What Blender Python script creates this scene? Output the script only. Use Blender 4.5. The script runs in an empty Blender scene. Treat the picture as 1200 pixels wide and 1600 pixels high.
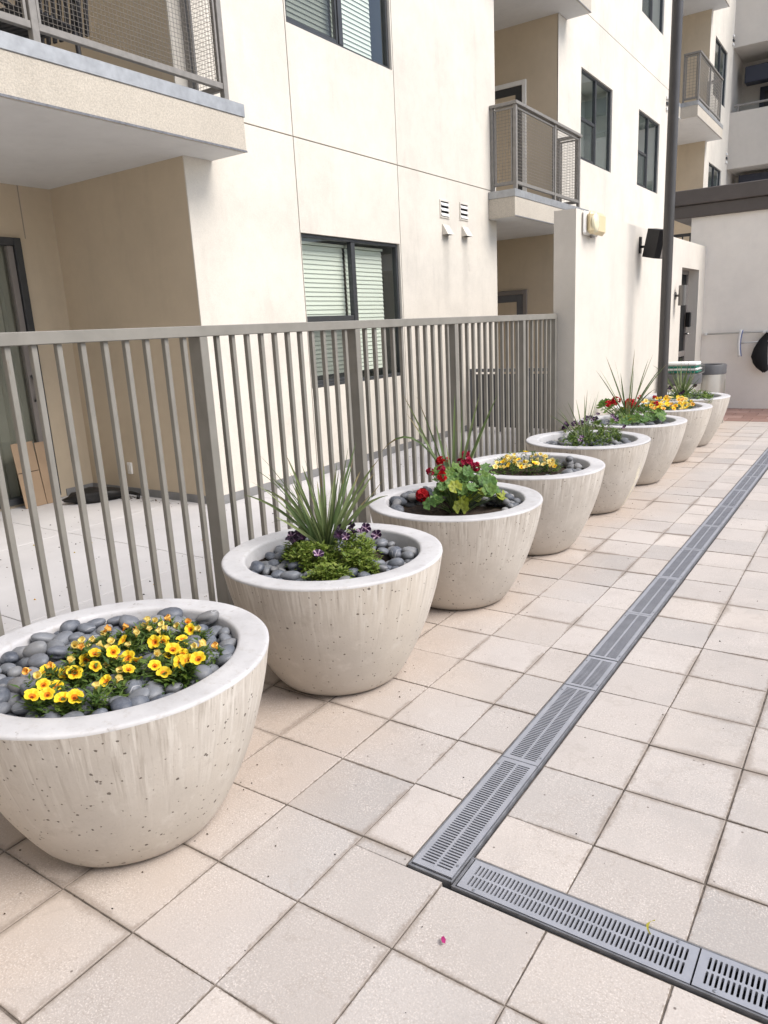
import bpy, math, random
import numpy as np
from mathutils import Vector, Matrix

scene = bpy.context.scene
R_ = math.radians

# ------------------------------------------------------------------ camera, sky, sun, exposure
TILE = 0.3048
FPX, YAW, PITCH, ROLL = 1148.03, -0.601791, -0.244325, -0.052163      # solved from the paving grid
CAM = np.array([3.900353, -2.007410, 4.891265]) * TILE


def cam_axes():
    cy, sy, cp, sp = math.cos(YAW), math.sin(YAW), math.cos(PITCH), math.sin(PITCH)
    fwd = np.array([sy * cp, cy * cp, sp]); right = np.array([cy, -sy, 0.0]); up = np.cross(right, fwd)
    cr, sr = math.cos(ROLL), math.sin(ROLL)
    return cr * right + sr * up, -sr * right + cr * up, fwd


RIGHT, UP, FWD = cam_axes()
cam_data = bpy.data.cameras.new('camera')
cam_data.sensor_fit = 'VERTICAL'; cam_data.sensor_height = 36.0; cam_data.sensor_width = 27.0
cam_data.lens = FPX / 1600 * 36
cam_data.clip_start = 0.05; cam_data.clip_end = 2000
cam = bpy.data.objects.new('camera', cam_data)
scene.collection.objects.link(cam)
cam.matrix_world = Matrix(((RIGHT[0], UP[0], -FWD[0], CAM[0]), (RIGHT[1], UP[1], -FWD[1], CAM[1]),
                           (RIGHT[2], UP[2], -FWD[2], CAM[2]), (0, 0, 0, 1)))
scene.camera = cam

SUN_EL, SUN_AZ = 50.0, 10.0        # degrees; azimuth counted from +X towards +Y
world = bpy.data.worlds.new('World'); scene.world = world; world.use_nodes = True
wn = world.node_tree.nodes; wn.clear()
sky = wn.new('ShaderNodeTexSky'); sky.sky_type = 'NISHITA'; sky.sun_disc = False
sky.sun_elevation = R_(SUN_EL); sky.sun_rotation = R_(90 - SUN_AZ)
sky.air_density = 1.0; sky.dust_density = 2.0; sky.ozone_density = 0.7
bg = wn.new('ShaderNodeBackground'); bg.inputs['Strength'].default_value = 0.09
wo = wn.new('ShaderNodeOutputWorld')
world.node_tree.links.new(sky.outputs[0], bg.inputs[0]); world.node_tree.links.new(bg.outputs[0], wo.inputs[0])

sun_data = bpy.data.lights.new('sun', 'SUN'); sun_data.energy = 1.5; sun_data.angle = R_(34)
sun_data.color = (1.0, 0.955, 0.90)
sun = bpy.data.objects.new('sun', sun_data); scene.collection.objects.link(sun)
sd = Vector((math.cos(R_(SUN_EL)) * math.cos(R_(SUN_AZ)), math.cos(R_(SUN_EL)) * math.sin(R_(SUN_AZ)), math.sin(R_(SUN_EL))))
sun.rotation_euler = sd.to_track_quat('Z', 'Y').to_euler()
sun.location = sd * 30

scene.view_settings.view_transform = 'Standard'; scene.view_settings.look = 'None'
scene.view_settings.gamma = 1.0; scene.view_settings.use_curve_mapping = False
scene.view_settings.exposure = 1.28
scene.render.engine = 'CYCLES'
scene.cycles.max_bounces = 8; scene.cycles.diffuse_bounces = 4; scene.cycles.transparent_max_bounces = 12


# ------------------------------------------------------------------ surveying helpers (photo point -> place)
def ray(u, v):
    return RIGHT * ((u - 600) / FPX) - UP * ((v - 800) / FPX) + FWD


def on_z(u, v, z):
    d = ray(u, v); return Vector(CAM + d * ((z - CAM[2]) / d[2]))


def on_y(u, v, y):
    d = ray(u, v); return Vector(CAM + d * ((y - CAM[1]) / d[1]))


def project(p):
    q = np.array(p) - CAM; w = q @ FWD
    return 600 + FPX * (q @ RIGHT) / w, 800 - FPX * (q @ UP) / w, w


# ------------------------------------------------------------------ mesh helpers
class MB:
    def __init__(s):
        s.v = []; s.f = []; s.c = []; s.m = []; s.cur = 0

    def add(s, vs, fs, col=None):
        n = len(s.v); s.v.extend(tuple(p) for p in vs)
        for f in fs:
            s.f.append(tuple(i + n for i in f)); s.c.append(col); s.m.append(s.cur)
        return s

    def quad(s, a, b, c, d, col=None):
        return s.add([a, b, c, d], [(0, 1, 2, 3)], col)

    def box(s, x0, x1, y0, y1, z0, z1, ch=0.0, col=None):
        if x0 > x1: x0, x1 = x1, x0
        if y0 > y1: y0, y1 = y1, y0
        if z0 > z1: z0, z1 = z1, z0
        if ch <= 0:
            return s.add([(x0, y0, z0), (x1, y0, z0), (x1, y1, z0), (x0, y1, z0), (x0, y0, z1), (x1, y0, z1), (x1, y1, z1), (x0, y1, z1)],
                         [(0, 3, 2, 1), (4, 5, 6, 7), (0, 1, 5, 4), (1, 2, 6, 5), (2, 3, 7, 6), (3, 0, 4, 7)], col)
        lo = (x0, y0, z0); hi = (x1, y1, z1); vs = []; idx = {}
        for sx in (0, 1):
            for sy in (0, 1):
                for sz in (0, 1):
                    for a in range(3):
                        p = []
                        for k, sg in enumerate((sx, sy, sz)):
                            e = (hi if sg else lo)[k]
                            p.append(e if k == a else e + (-ch if sg else ch))
                        idx[(sx, sy, sz, a)] = len(vs); vs.append(tuple(p))
        fs = []
        for a in range(3):
            for sg in (0, 1):
                o = [(0, 0), (1, 0), (1, 1), (0, 1)]; q = []
                for b in o:
                    k = [0, 0, 0]; k[a] = sg; k[(a + 1) % 3] = b[0]; k[(a + 2) % 3] = b[1]
                    q.append(idx[(*k, a)])
                fs.append(tuple(q if sg else q[::-1]))
        for a in range(3):
            b, c = (a + 1) % 3, (a + 2) % 3
            for sb in (0, 1):
                for sc in (0, 1):
                    k0 = [0, 0, 0]; k0[b] = sb; k0[c] = sc; k1 = k0[:]; k1[a] = 1
                    q = [idx[(*k0, b)], idx[(*k1, b)], idx[(*k1, c)], idx[(*k0, c)]]
                    fs.append(tuple(q if sb != sc else q[::-1]))
        for sx in (0, 1):
            for sy in (0, 1):
                for sz in (0, 1):
                    q = [idx[(sx, sy, sz, a)] for a in range(3)]
                    fs.append(tuple(q if (sx + sy + sz) % 2 == 1 else q[::-1]))
        return s.add(vs, fs, col)

    def tube(s, pts, rad, n=6, cap=True, col=None):
        pts = [Vector(p) for p in pts]; rr = rad if isinstance(rad, (list, tuple)) else [rad] * len(pts)
        vs = []; fs = []; ref = None
        for i, p in enumerate(pts):
            t = (pts[min(i + 1, len(pts) - 1)] - pts[max(i - 1, 0)]).normalized()
            if ref is None: ref = Vector((0, 0, 1)) if abs(t.z) < 0.9 else Vector((1, 0, 0))
            a = t.cross(ref).normalized(); b = t.cross(a).normalized(); ref = -b if False else ref
            for k in range(n):
                an = 2 * math.pi * k / n
                vs.append(p + (a * math.cos(an) + b * math.sin(an)) * rr[i])
        for i in range(len(pts) - 1):
            for k in range(n):
                k2 = (k + 1) % n
                fs.append((i * n + k, i * n + k2, (i + 1) * n + k2, (i + 1) * n + k))
        if cap:
            fs.append(tuple(range(n))[::-1]); fs.append(tuple((len(pts) - 1) * n + k for k in range(n)))
        return s.add(vs, fs, col)

    def lathe(s, prof, n=64, cx=0, cy=0, closed_bottom=False, wob=0.0):
        vs = []; fs = []
        for r, z in prof:
            for k in range(n):
                a = 2 * math.pi * k / n; q = r * (1 + wob * (.5 * math.sin(2 * a + .7) + .3 * math.sin(5 * a + 2) + .25 * math.sin(11 * a + 7 * z))); vs.append((cx + q * math.cos(a), cy + q * math.sin(a), z))
        for i in range(len(prof) - 1):
            for k in range(n):
                k2 = (k + 1) % n; fs.append((i * n + k, i * n + k2, (i + 1) * n + k2, (i + 1) * n + k))
        if closed_bottom: fs.append(tuple(range(n))[::-1])
        return s.add(vs, fs)

    def mesh(s, name, mats, smooth=False, auto=None):
        me = bpy.data.meshes.new(name); me.from_pydata(s.v, [], s.f)
        for m in (mats if isinstance(mats, (list, tuple)) else [mats]): me.materials.append(M[m] if isinstance(m, str) else m)
        if any(s.m): me.polygons.foreach_set('material_index', s.m)
        if any(c is not None for c in s.c):
            at = me.color_attributes.new('Col', 'FLOAT_COLOR', 'CORNER')
            arr = []
            for f, c in zip(s.f, s.c):
                arr.extend(((*c, 1.0) if c is not None else (1, 1, 1, 1)) * len(f))
            at.data.foreach_set('color', arr)
        if smooth: me.polygons.foreach_set('use_smooth', [True] * len(me.polygons))
        if auto is not None:
            me.polygons.foreach_set('use_smooth', [True] * len(me.polygons)); me.set_sharp_from_angle(angle=R_(auto))
        me.update(); return me

    def build(s, name, mats, parent=None, smooth=False, auto=None, loc=None):
        return put(name, s.mesh(name, mats, smooth, auto), parent, loc)


def put(name, me, parent=None, loc=None, rot=None, scl=None):
    o = bpy.data.objects.new(name, me); scene.collection.objects.link(o)
    if parent is not None: o.parent = parent
    if loc is not None: o.location = loc
    if rot is not None: o.rotation_euler = rot
    if scl is not None: o.scale = scl
    return o


def empty(name, loc=(0, 0, 0), parent=None):
    o = put(name, None, parent, loc); o.empty_display_size = 0.1; return o


def tag(o, label=None, cat=None, group=None, kind=None):
    if label: o['label'] = label
    if cat: o['category'] = cat
    if group: o['group'] = group
    if kind: o['kind'] = kind
    return o


# ------------------------------------------------------------------ materials
M = {}


class NT:
    def __init__(s, name):
        s.mat = bpy.data.materials.new(name); s.mat.use_nodes = True; s.t = s.mat.node_tree
        s.n = s.t.nodes; s.b = s.n['Principled BSDF']; M[name] = s.mat

    def new(s, typ, **kw):
        nd = s.n.new('ShaderNode' + typ)
        for k, v in kw.items():
            if k in nd.inputs: s.set(nd.inputs[k], v)
            else: setattr(nd, k, v)
        return nd

    def set(s, inp, v):
        if isinstance(v, bpy.types.NodeSocket): s.t.links.new(v, inp)
        elif isinstance(v, bpy.types.Node): s.t.links.new(v.outputs[0], inp)
        else: inp.default_value = v

    def out(s, **kw):
        for k, v in kw.items(): s.set(s.b.inputs[k.replace('_', ' ')], v)

    def coord(s, kind='Object'):
        return s.new('TexCoord').outputs[kind]

    def mapping(s, vec, scale=(1, 1, 1), loc=(0, 0, 0)):
        nd = s.new('Mapping'); s.set(nd.inputs[0], vec); nd.inputs['Scale'].default_value = scale
        s.set(nd.inputs['Location'], loc); return nd.outputs[0]

    def noise(s, vec, scale, detail=3, rough=0.55, out=0):
        nd = s.new('TexNoise'); s.set(nd.inputs['Vector'], vec); nd.inputs['Scale'].default_value = scale
        nd.inputs['Detail'].default_value = detail; nd.inputs['Roughness'].default_value = rough; return nd.outputs[out]

    def voro(s, vec, scale, out='Distance', feature='F1', rnd=1.0):
        nd = s.new('TexVoronoi', feature=feature); s.set(nd.inputs['Vector'], vec)
        nd.inputs['Scale'].default_value = scale; nd.inputs['Randomness'].default_value = rnd; return nd.outputs[out]

    def ramp(s, fac, *stops):
        nd = s.new('ValToRGB'); s.set(nd.inputs[0], fac); e = nd.color_ramp.elements
        while len(e) < len(stops): e.new(0.5)
        for k, (p, c) in enumerate(stops):
            e[k].position = p; c = (c, c, c) if not hasattr(c, '__len__') else c; e[k].color = (*c[:3], 1)
        return nd.outputs[0]

    def mrange(s, v, a, b, c=0.0, d=1.0, smooth=False):
        nd = s.new('MapRange'); nd.interpolation_type = 'SMOOTHSTEP' if smooth else 'LINEAR'
        s.set(nd.inputs[0], v)
        for k, x in zip((1, 2, 3, 4), (a, b, c, d)): s.set(nd.inputs[k], x)
        return nd.outputs[0]

    def math(s, op, a, b=0.0, clamp=False):
        nd = s.new('Math', operation=op); nd.use_clamp = clamp; s.set(nd.inputs[0], a); s.set(nd.inputs[1], b); return nd.outputs[0]

    def mix(s, fac, a, b, mode='MIX'):
        nd = s.new('Mix', data_type='RGBA', blend_type=mode)
        s.set(nd.inputs[0], fac)
        for i, v in ((6, a), (7, b)):
            if hasattr(v, '__len__') and not isinstance(v, bpy.types.NodeSocket): v = (*v[:3], 1)
            s.set(nd.inputs[i], v)
        return nd.outputs[2]

    def bump(s, h, strength=0.3, dist=0.01, normal=None):
        nd = s.new('Bump'); s.set(nd.inputs['Height'], h); nd.inputs['Strength'].default_value = strength
        nd.inputs['Distance'].default_value = dist
        if normal is not None: s.set(nd.inputs['Normal'], normal)
        s.set(s.b.inputs['Normal'], nd.outputs[0]); return nd.outputs[0]

    def sep(s, vec):
        nd = s.new('SeparateXYZ'); s.set(nd.inputs[0], vec); return nd.outputs


def plain(name, col, rough=0.6, metal=0.0, var=0.0, scale=8, bump=0.0, bscale=200, spec=0.4):
    t = NT(name); t.out(Roughness=rough, Metallic=metal, Specular_IOR_Level=spec)
    g = t.new('NewGeometry').outputs['Position']
    if var:
        n = t.noise(g, scale, 4)
        f = t.mrange(n, 0.3, 0.7, 1 - var, 1 + var)
        c = t.mix(1.0, col, f, 'MULTIPLY'); t.out(Base_Color=c)
    else:
        t.out(Base_Color=(*col, 1))
    if bump: t.bump(t.noise(g, bscale, 3), bump, 0.003)
    return t


def stucco(name, col, coarse=1.0, mott=0.05, grain=0.0):
    t = NT(name); g = t.new('NewGeometry').outputs['Position']
    n1 = t.noise(g, 1.3, 5, 0.6); n2 = t.noise(g, 9, 4, 0.6)
    st = t.noise(t.mapping(g, (2.2, 2.2, 0.35)), 2.0, 4, 0.6)
    f = t.math('ADD', t.mrange(n1, 0.3, 0.7, -mott, mott), t.mrange(n2, 0.3, 0.7, -mott * .4, mott * .4))
    f = t.math('ADD', f, t.mrange(st, 0.55, 0.75, 0, -mott * 1.2))
    f = t.math('ADD', f, 1.0)
    if name == 'stucco_cream':
        p = t.sep(g)
        for yc in (8.32, 8.86):
            dy = t.math('ABSOLUTE', t.math('SUBTRACT', t.math('ADD', p[1], t.math('MULTIPLY', t.math('SUBTRACT', t.noise(g, 6, 3), .5), .10)), yc))
            m = t.math('MULTIPLY', t.mrange(dy, 0.02, 0.13, 1, 0, True), t.math('MULTIPLY', t.mrange(p[2], 1.5, 2.6, 0, 1), t.math('LESS_THAN', p[2], 2.62)))
            f = t.math('SUBTRACT', f, t.math('MULTIPLY', m, 0.16))
    fine = t.noise(g, 220 / coarse, 3, 0.6)
    if grain:
        sp = t.noise(g, 160 / coarse, 2, 0.5)
        f = t.math('MULTIPLY', f, t.mrange(sp, 0.35, 0.65, 1 - grain, 1 + grain * .6))
    t.out(Base_Color=t.mix(1.0, col, f, 'MULTIPLY'), Roughness=0.9, Specular_IOR_Level=0.2)
    h = t.math('ADD', fine, t.math('MULTIPLY', t.noise(g, 38 / coarse, 3), 0.8))
    t.bump(h, 0.35 * coarse, 0.004 * coarse)
    return t


stucco('stucco_cream', (0.675, 0.635, 0.565), 1.1, 0.075, 0.05)
stucco('stucco_white', (0.655, 0.615, 0.550), 1.0, 0.06, 0.04)
stucco('stucco_cabana', (0.87, 0.825, 0.755), 1.0, 0.045, 0.04)
stucco('stucco_tan', (0.56, 0.472, 0.352), 1.0, 0.05)
stucco('stucco_beige_coarse', (0.52, 0.475, 0.405), 1.7, 0.05, 0.14)
stucco('stucco_taupe', (0.58, 0.535, 0.475), 1.0, 0.04)
stucco('soffit_paint', (0.66, 0.66, 0.65), 0.6, 0.05)
plain('joint_dark', (0.30, 0.27, 0.23), 0.9)  # plain darker brown colour of the wall and slab joints
plain('base_strip', (0.22, 0.22, 0.22), 0.8, var=0.15)
plain('flashing', (0.36, 0.37, 0.38), 0.42, 0.35, var=0.14, scale=14)
plain('rail_paint', (0.235, 0.222, 0.205), 0.5, 0.1, var=0.12, scale=20)
plain('wire', (0.26, 0.24, 0.215), 0.5, 0.4)
plain('dark_frame', (0.055, 0.058, 0.062), 0.4, 0.2, var=0.1)
plain('screen_dark', (0.045, 0.047, 0.05), 0.6, var=0.1)
plain('interior', (0.16, 0.17, 0.155), 0.9)
plain('interior_pale', (0.42, 0.45, 0.42), 0.9)
plain('blind', (0.64, 0.68, 0.61), 0.6)
plain('curtain', (0.27, 0.265, 0.225), 0.8)
plain('white_paint', (0.78, 0.77, 0.74), 0.5, var=0.05)
plain('black_metal', (0.012, 0.012, 0.013), 0.35, 0.0, spec=0.5)
plain('void', (0.015, 0.015, 0.015), 0.9)
plain('pole_paint', (0.070, 0.066, 0.064), 0.33, 0.15, var=0.1, scale=6)
plain('fascia_brown', (0.105, 0.092, 0.085), 0.5, 0.1, var=0.06)
plain('steel_brushed', (0.62, 0.61, 0.57), 0.32, 0.85, var=0.06)
plain('lid_grey', (0.10, 0.10, 0.105), 0.5, var=0.1)
plain('towel_white', (0.78, 0.78, 0.76), 0.95, bump=0.5, bscale=120)
plain('towel_green', (0.02, 0.17, 0.12), 0.95, bump=0.5, bscale=120)
plain('net_black', (0.01, 0.01, 0.011), 0.8)
plain('rod_grey', (0.55, 0.55, 0.53), 0.4, 0.3)
plain('brush_blue', (0.13, 0.17, 0.36), 0.6)
plain('card', (0.33, 0.235, 0.155), 0.85, var=0.08)
plain('bag_black', (0.012, 0.011, 0.011), 0.55, bump=0.6, bscale=25)
plain('wicker', (0.02, 0.02, 0.023), 0.6)
plain('navy_panel', (0.035, 0.038, 0.055), 0.5)
plain('divider_grey', (0.12, 0.125, 0.135), 0.5, var=0.06)
plain('divider_dark', (0.055, 0.057, 0.065), 0.5, var=0.06)
plain('door_grey', (0.22, 0.20, 0.185), 0.5)
plain('lamp_beige', (0.70, 0.58, 0.36), 0.35)
plain('lens_cream', (0.80, 0.74, 0.52), 0.12, spec=0.7)
plain('sconce_grey', (0.20, 0.19, 0.18), 0.35, 0.6)
plain('soil', (0.040, 0.027, 0.019), 0.95, var=0.5, scale=60, bump=1.0, bscale=90)
plain('grout', (0.150, 0.126, 0.105), 0.95, var=0.6, scale=25, bump=0.6, bscale=150)
plain('drain_frame', (0.17, 0.175, 0.19), 0.55, 0.2, var=0.25, scale=30)
plain('drain_pit', (0.02, 0.02, 0.021), 0.9)
plain('screw', (0.30, 0.31, 0.33), 0.4, 0.7)
plain('petal_magenta', (0.35, 0.02, 0.14), 0.6)
plain('leaf_yellow', (0.55, 0.50, 0.06), 0.6)


def make_glass():
    t = NT('glass'); t.n.remove(t.b)
    tr = t.new('BsdfTransparent'); tr.inputs[0].default_value = (0.945, 0.97, 0.945, 1)
    gl = t.new('BsdfGlossy'); gl.inputs['Roughness'].default_value = 0.015; gl.inputs[0].default_value = (0.95, 0.97, 1, 1)
    lw = t.new('LayerWeight'); lw.inputs[0].default_value = 0.5
    fr = t.math('ADD', 0.05, t.math('MULTIPLY', t.math('POWER', lw.outputs['Facing'], 4.0), 0.95))
    g = t.new('NewGeometry').outputs['Position']
    bp = t.new('Bump'); bp.inputs['Strength'].default_value = 0.03; bp.inputs['Distance'].default_value = 0.02
    t.set(bp.inputs['Height'], t.noise(g, 1.2, 2)); t.set(gl.inputs['Normal'], bp.outputs[0])
    mx = t.new('MixShader'); t.set(mx.inputs[0], t.math('MULTIPLY', fr, 1.15, True))
    t.set(mx.inputs[1], tr.outputs[0]); t.set(mx.inputs[2], gl.outputs[0])
    t.set(t.n['Material Output'].inputs[0], mx.outputs[0])


make_glass()


def make_screen():
    t = NT('screen_mesh'); t.n.remove(t.b)
    tr = t.new('BsdfTransparent'); df = t.new('BsdfDiffuse'); df.inputs[0].default_value = (0.06, 0.065, 0.065, 1)
    mx = t.new('MixShader'); mx.inputs[0].default_value = 0.42; t.set(mx.inputs[1], tr.outputs[0]); t.set(mx.inputs[2], df.outputs[0])
    t.set(t.n['Material Output'].inputs[0], mx.outputs[0])


make_screen()


def make_fence_paint():
    t = NT('fence_paint'); g = t.new('NewGeometry').outputs['Position']
    n = t.noise(g, 7, 4); w = t.noise(t.mapping(g, (30, 30, 6)), 1.0, 5, 0.65)
    c = t.mix(t.mrange(n, 0.35, 0.65), (0.205, 0.195, 0.172), (0.240, 0.228, 0.202))
    c = t.mix(t.mrange(w, 0.66, 0.72, 0, 0.55), c, (0.15, 0.115, 0.085))
    t.out(Base_Color=c, Roughness=0.48, Specular_IOR_Level=0.35)
    t.bump(t.noise(g, 160, 2), 0.06, 0.002)


make_fence_paint()


def make_tile():
    t = NT('paver'); o = t.coord('Object'); g = t.new('NewGeometry').outputs['Position']
    rnd = t.new('ObjectInfo').outputs['Random']
    base = t.mix(t.mrange(t.noise(g, 0.55, 3), 0.35, 0.65), (0.455, 0.415, 0.385), (0.490, 0.455, 0.428))
    base = t.mix(t.mrange(rnd, 0.66, 1.0, 0, 0.75), base, (0.395, 0.375, 0.360))
    base = t.mix(t.mrange(rnd, 0.0, 0.30, 0.55, 0.0), base, (0.560, 0.505, 0.455))
    r2 = t.math('FRACT', t.math('MULTIPLY', rnd, 13.7)); base = t.mix(1.0, base, t.mrange(r2, 0, 1, 0.87, 1.06), 'MULTIPLY')
    # greyed, worn pavers with blotches
    blot = t.mrange(t.noise(g, 3.3, 5, 0.62), 0.48, 0.72)
    base = t.mix(t.math('MULTIPLY', blot, 0.5), base, (0.385, 0.350, 0.325))
    wear = t.math('MULTIPLY', t.mrange(t.sep(g)[0], 0.25, 0.7, 0.15, 1), t.mrange(t.noise(g, 1.5, 5, 0.65), 0.45, 0.62))
    base = t.mix(t.math('MULTIPLY', wear, 0.55), base, (0.375, 0.355, 0.340))
    # run-off staining beside the planters, with warm bounced light painted into the tint
    px = t.sep(g)[0]
    wob = t.math('ADD', px, t.math('MULTIPLY', t.noise(g, 1.6, 4), 0.9))
    base = t.mix(t.mrange(wob, 0.42, -0.25, 0, 0.62, True), base, (0.465, 0.370, 0.295))
    # dried puddle rings and scuffs
    pn = t.noise(g, 2.6, 4, 0.6); ring = t.mrange(t.math('ABSOLUTE', t.math('SUBTRACT', pn, 0.57)), 0.0, 0.012, 1, 0)
    base = t.mix(t.math('MULTIPLY', ring, 0.22), base, (0.30, 0.26, 0.225))
    base = t.mix(t.mrange(t.noise(t.mapping(g, (9, 2.2, 1)), 1.0, 5, 0.7), 0.60, 0.72, 0, 0.30), base, (0.60, 0.56, 0.53))
    # grit
    s1 = t.noise(g, 210, 2, 0.5); s2 = t.noise(g, 130, 3, 0.6)
    gm_ = t.mrange(t.noise(g, 4.5, 4, 0.65), 0.36, 0.66, 0.25, 1.25)
    base = t.mix(t.math('MULTIPLY', t.mrange(s1, 0.52, 0.66, 0, 0.50), gm_), base, (0.70, 0.645, 0.60))
    base = t.mix(t.math('MULTIPLY', t.mrange(s2, 0.54, 0.68, 0, 0.46), gm_), base, (0.30, 0.255, 0.225))
    spk = t.voro(g, 30); cellr = t.sep(t.voro(g, 30, 'Color'))[0]
    dot = t.math('MULTIPLY', t.mrange(spk, 0.07, 0.13, 1, 0), t.mrange(cellr, 0.93, 0.95))
    base = t.mix(t.math('MULTIPLY', dot, 0.8), base, (0.10, 0.08, 0.07))
    # dirt creeping in from the joints
    xyz = t.sep(g)
    def edge_of(q):
        return t.math('MULTIPLY', t.math('SUBTRACT', 0.5, t.math('ABSOLUTE', t.math('SUBTRACT', t.math('FRACT', t.math('ADD', t.math('DIVIDE', q, TILE), 100.0)), 0.5))), TILE)
    ex, ey = edge_of(xyz[0]), edge_of(xyz[1])
    e = t.math('MINIMUM', ex, ey)
    big = t.mrange(t.noise(g, 1.7, 4, 0.6), 0.46, 0.68)
    wid = t.math('ADD', 0.0045, t.math('MULTIPLY', big, 0.040))
    edge = t.math('ADD', e, t.math('MULTIPLY', t.math('SUBTRACT', t.noise(g, 55, 4, 0.65), 0.5), 0.030))
    d = t.math('DIVIDE', edge, wid)
    base = t.mix(t.mrange(d, 0.1, 1.0, 0.62, 0, True), base, (0.225, 0.185, 0.152))
    t.out(Base_Color=base, Roughness=0.86, Specular_IOR_Level=0.25)
    h = t.math('ADD', t.math('MULTIPLY', s2, 0.7), t.math('MULTIPLY', s1, 0.4))
    h = t.math('ADD', h, t.math('MULTIPLY', t.noise(g, 14, 4), 1.1))
    t.bump(h, 0.35, 0.004)


make_tile()


def make_concrete_floor():
    t = NT('patio_concrete'); g = t.new('NewGeometry').outputs['Position']
    c = t.mix(t.mrange(t.noise(g, 1.1, 5, 0.6), 0.35, 0.7), (0.55, 0.54, 0.54), (0.47, 0.46, 0.46))
    c = t.mix(t.mrange(t.noise(g, 5, 5, 0.7), 0.58, 0.75, 0, 0.35), c, (0.36, 0.34, 0.32))
    vr = t.sep(t.voro(g, 26, 'Color'))[0]
    dot = t.math('MULTIPLY', t.mrange(t.voro(g, 26), 0.07, 0.13, 1, 0), t.mrange(vr, 0.90, 0.94))
    c = t.mix(t.math('MULTIPLY', dot, 0.85), c, (0.09, 0.07, 0.05))
    t.out(Base_Color=c, Roughness=0.85, Specular_IOR_Level=0.25)
    t.bump(t.noise(g, 90, 4), 0.2, 0.003)


make_concrete_floor()


def make_planter(name):
    t = NT(name); o = t.coord('Object'); rnd = t.new('ObjectInfo').outputs['Random']
    xyz = t.sep(o); z = xyz[2]
    ang = t.math('ARCTAN2', xyz[1], xyz[0])
    off = t.math('MULTIPLY', rnd, 50.0)
    cmb = t.new('CombineXYZ'); t.set(cmb.inputs[0], t.math('MULTIPLY', t.math('COSINE', ang), 1.0)); t.set(cmb.inputs[1], t.math('SINE', ang)); t.set(cmb.inputs[2], t.math('ADD', t.math('MULTIPLY', z, 0.16), off))
    cyl = cmb.outputs[0]
    ov = t.new('VectorMath', operation='ADD'); t.set(ov.inputs[0], o); cm2 = t.new('CombineXYZ'); t.set(cm2.inputs[0], off); t.set(ov.inputs[1], cm2.outputs[0]); ov = ov.outputs[0]
    base = t.mix(t.mrange(t.noise(ov, 3.2, 5, 0.6), 0.33, 0.68), (0.560, 0.515, 0.460), (0.455, 0.415, 0.368))
    base = t.mix(t.mrange(t.noise(ov, 1.4, 3, 0.5), 0.45, 0.7, 0, 0.5), base, (0.58, 0.515, 0.43))
    # drip streaks below the lip
    sn = t.noise(cyl, 26, 3, 0.6); reach = t.mrange(t.noise(cyl, 9, 3), 0.3, 0.7, 0.10, 0.50)
    fade = t.mrange(t.math('SUBTRACT', 0.565, z), 0.0, reach, 1, 0)
    st = t.math('MULTIPLY', t.mrange(sn, 0.50, 0.62), fade)
    base = t.mix(t.math('MULTIPLY', st, 0.62), base, (0.70, 0.665, 0.61))
    sd_ = t.math('MULTIPLY', t.mrange(t.noise(cyl, 34, 3, 0.6), 0.55, 0.66), fade)
    base = t.mix(t.math('MULTIPLY', sd_, 0.65), base, (0.31, 0.265, 0.22))
    fine = t.noise(ov, 130, 3, 0.6)
    base = t.mix(t.mrange(fine, 0.58, 0.75, 0, 0.3), base, (0.32, 0.28, 0.24))
    base = t.mix(t.mrange(t.noise(ov, 11, 6, 0.72), 0.55, 0.70, 0, 0.45), base, (0.66, 0.62, 0.565))
    base = t.mix(t.mrange(t.noise(ov, 7.5, 6, 0.75), 0.60, 0.72, 0, 0.40), base, (0.36, 0.315, 0.265))
    # bug holes, denser low down
    def holes(sc, thr, r0, r1):
        wv = t.new('VectorMath', operation='ADD'); t.set(wv.inputs[0], ov)
        ns = t.new('VectorMath', operation='SCALE'); t.set(ns.inputs[0], t.noise(ov, 60, 2, out=1)); ns.inputs['Scale'].default_value = 0.010; t.set(wv.inputs[1], ns.outputs[0])
        dd = t.voro(wv.outputs[0], sc); cr = t.sep(t.voro(wv.outputs[0], sc, 'Color'))
        lim = t.math('ADD', thr, t.mrange(z, 0.0, 0.5, -0.10, 0.10))
        on = t.math('GREATER_THAN', cr[0], lim)
        rad = t.mrange(cr[1], 0, 1, r0, r1)
        return t.math('MULTIPLY', on, t.mrange(t.math('DIVIDE', dd, rad), 0.65, 1.0, 1, 0, True))
    hh = t.math('MAXIMUM', holes(26, 0.66, 0.06, 0.19), holes(52, 0.50, 0.08, 0.24))
    base = t.mix(t.math('MULTIPLY', hh, 0.82), base, (0.105, 0.085, 0.068))
    # darker and browner towards the foot
    base = t.mix(t.mrange(t.math('ADD', z, t.math('MULTIPLY', fine, 0.03)), 0.0, 0.05, 0.5, 0), base, (0.30, 0.255, 0.205))
    if name == 'planter_side_stained':
        am = t.math('ADD', ang, t.math('ADD', t.math('MULTIPLY', t.math('SUBTRACT', 0.40, z), -0.35), t.math('MULTIPLY', t.math('SUBTRACT', t.noise(ov, 14, 4), 0.5), 0.20)))
        band = t.mrange(t.math('ABSOLUTE', t.math('SUBTRACT', am, -0.16)), 0.02, 0.085, 1, 0)
        band = t.math('MULTIPLY', band, t.mrange(z, 0.42, 0.33))
        base = t.mix(t.math('MULTIPLY', band, t.mrange(t.noise(ov, 70, 3), 0.35, 0.6, 0.2, 1)), base, (0.74, 0.68, 0.53))
    t.out(Base_Color=base, Roughness=0.78, Specular_IOR_Level=0.3)
    h = t.math('SUBTRACT', t.math('MULTIPLY', fine, 0.12), t.math('MULTIPLY', hh, 1.0))
    h = t.math('ADD', h, t.math('MULTIPLY', t.noise(ov, 9, 3), 0.25))
    t.bump(h, 0.6, 0.006)



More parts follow.
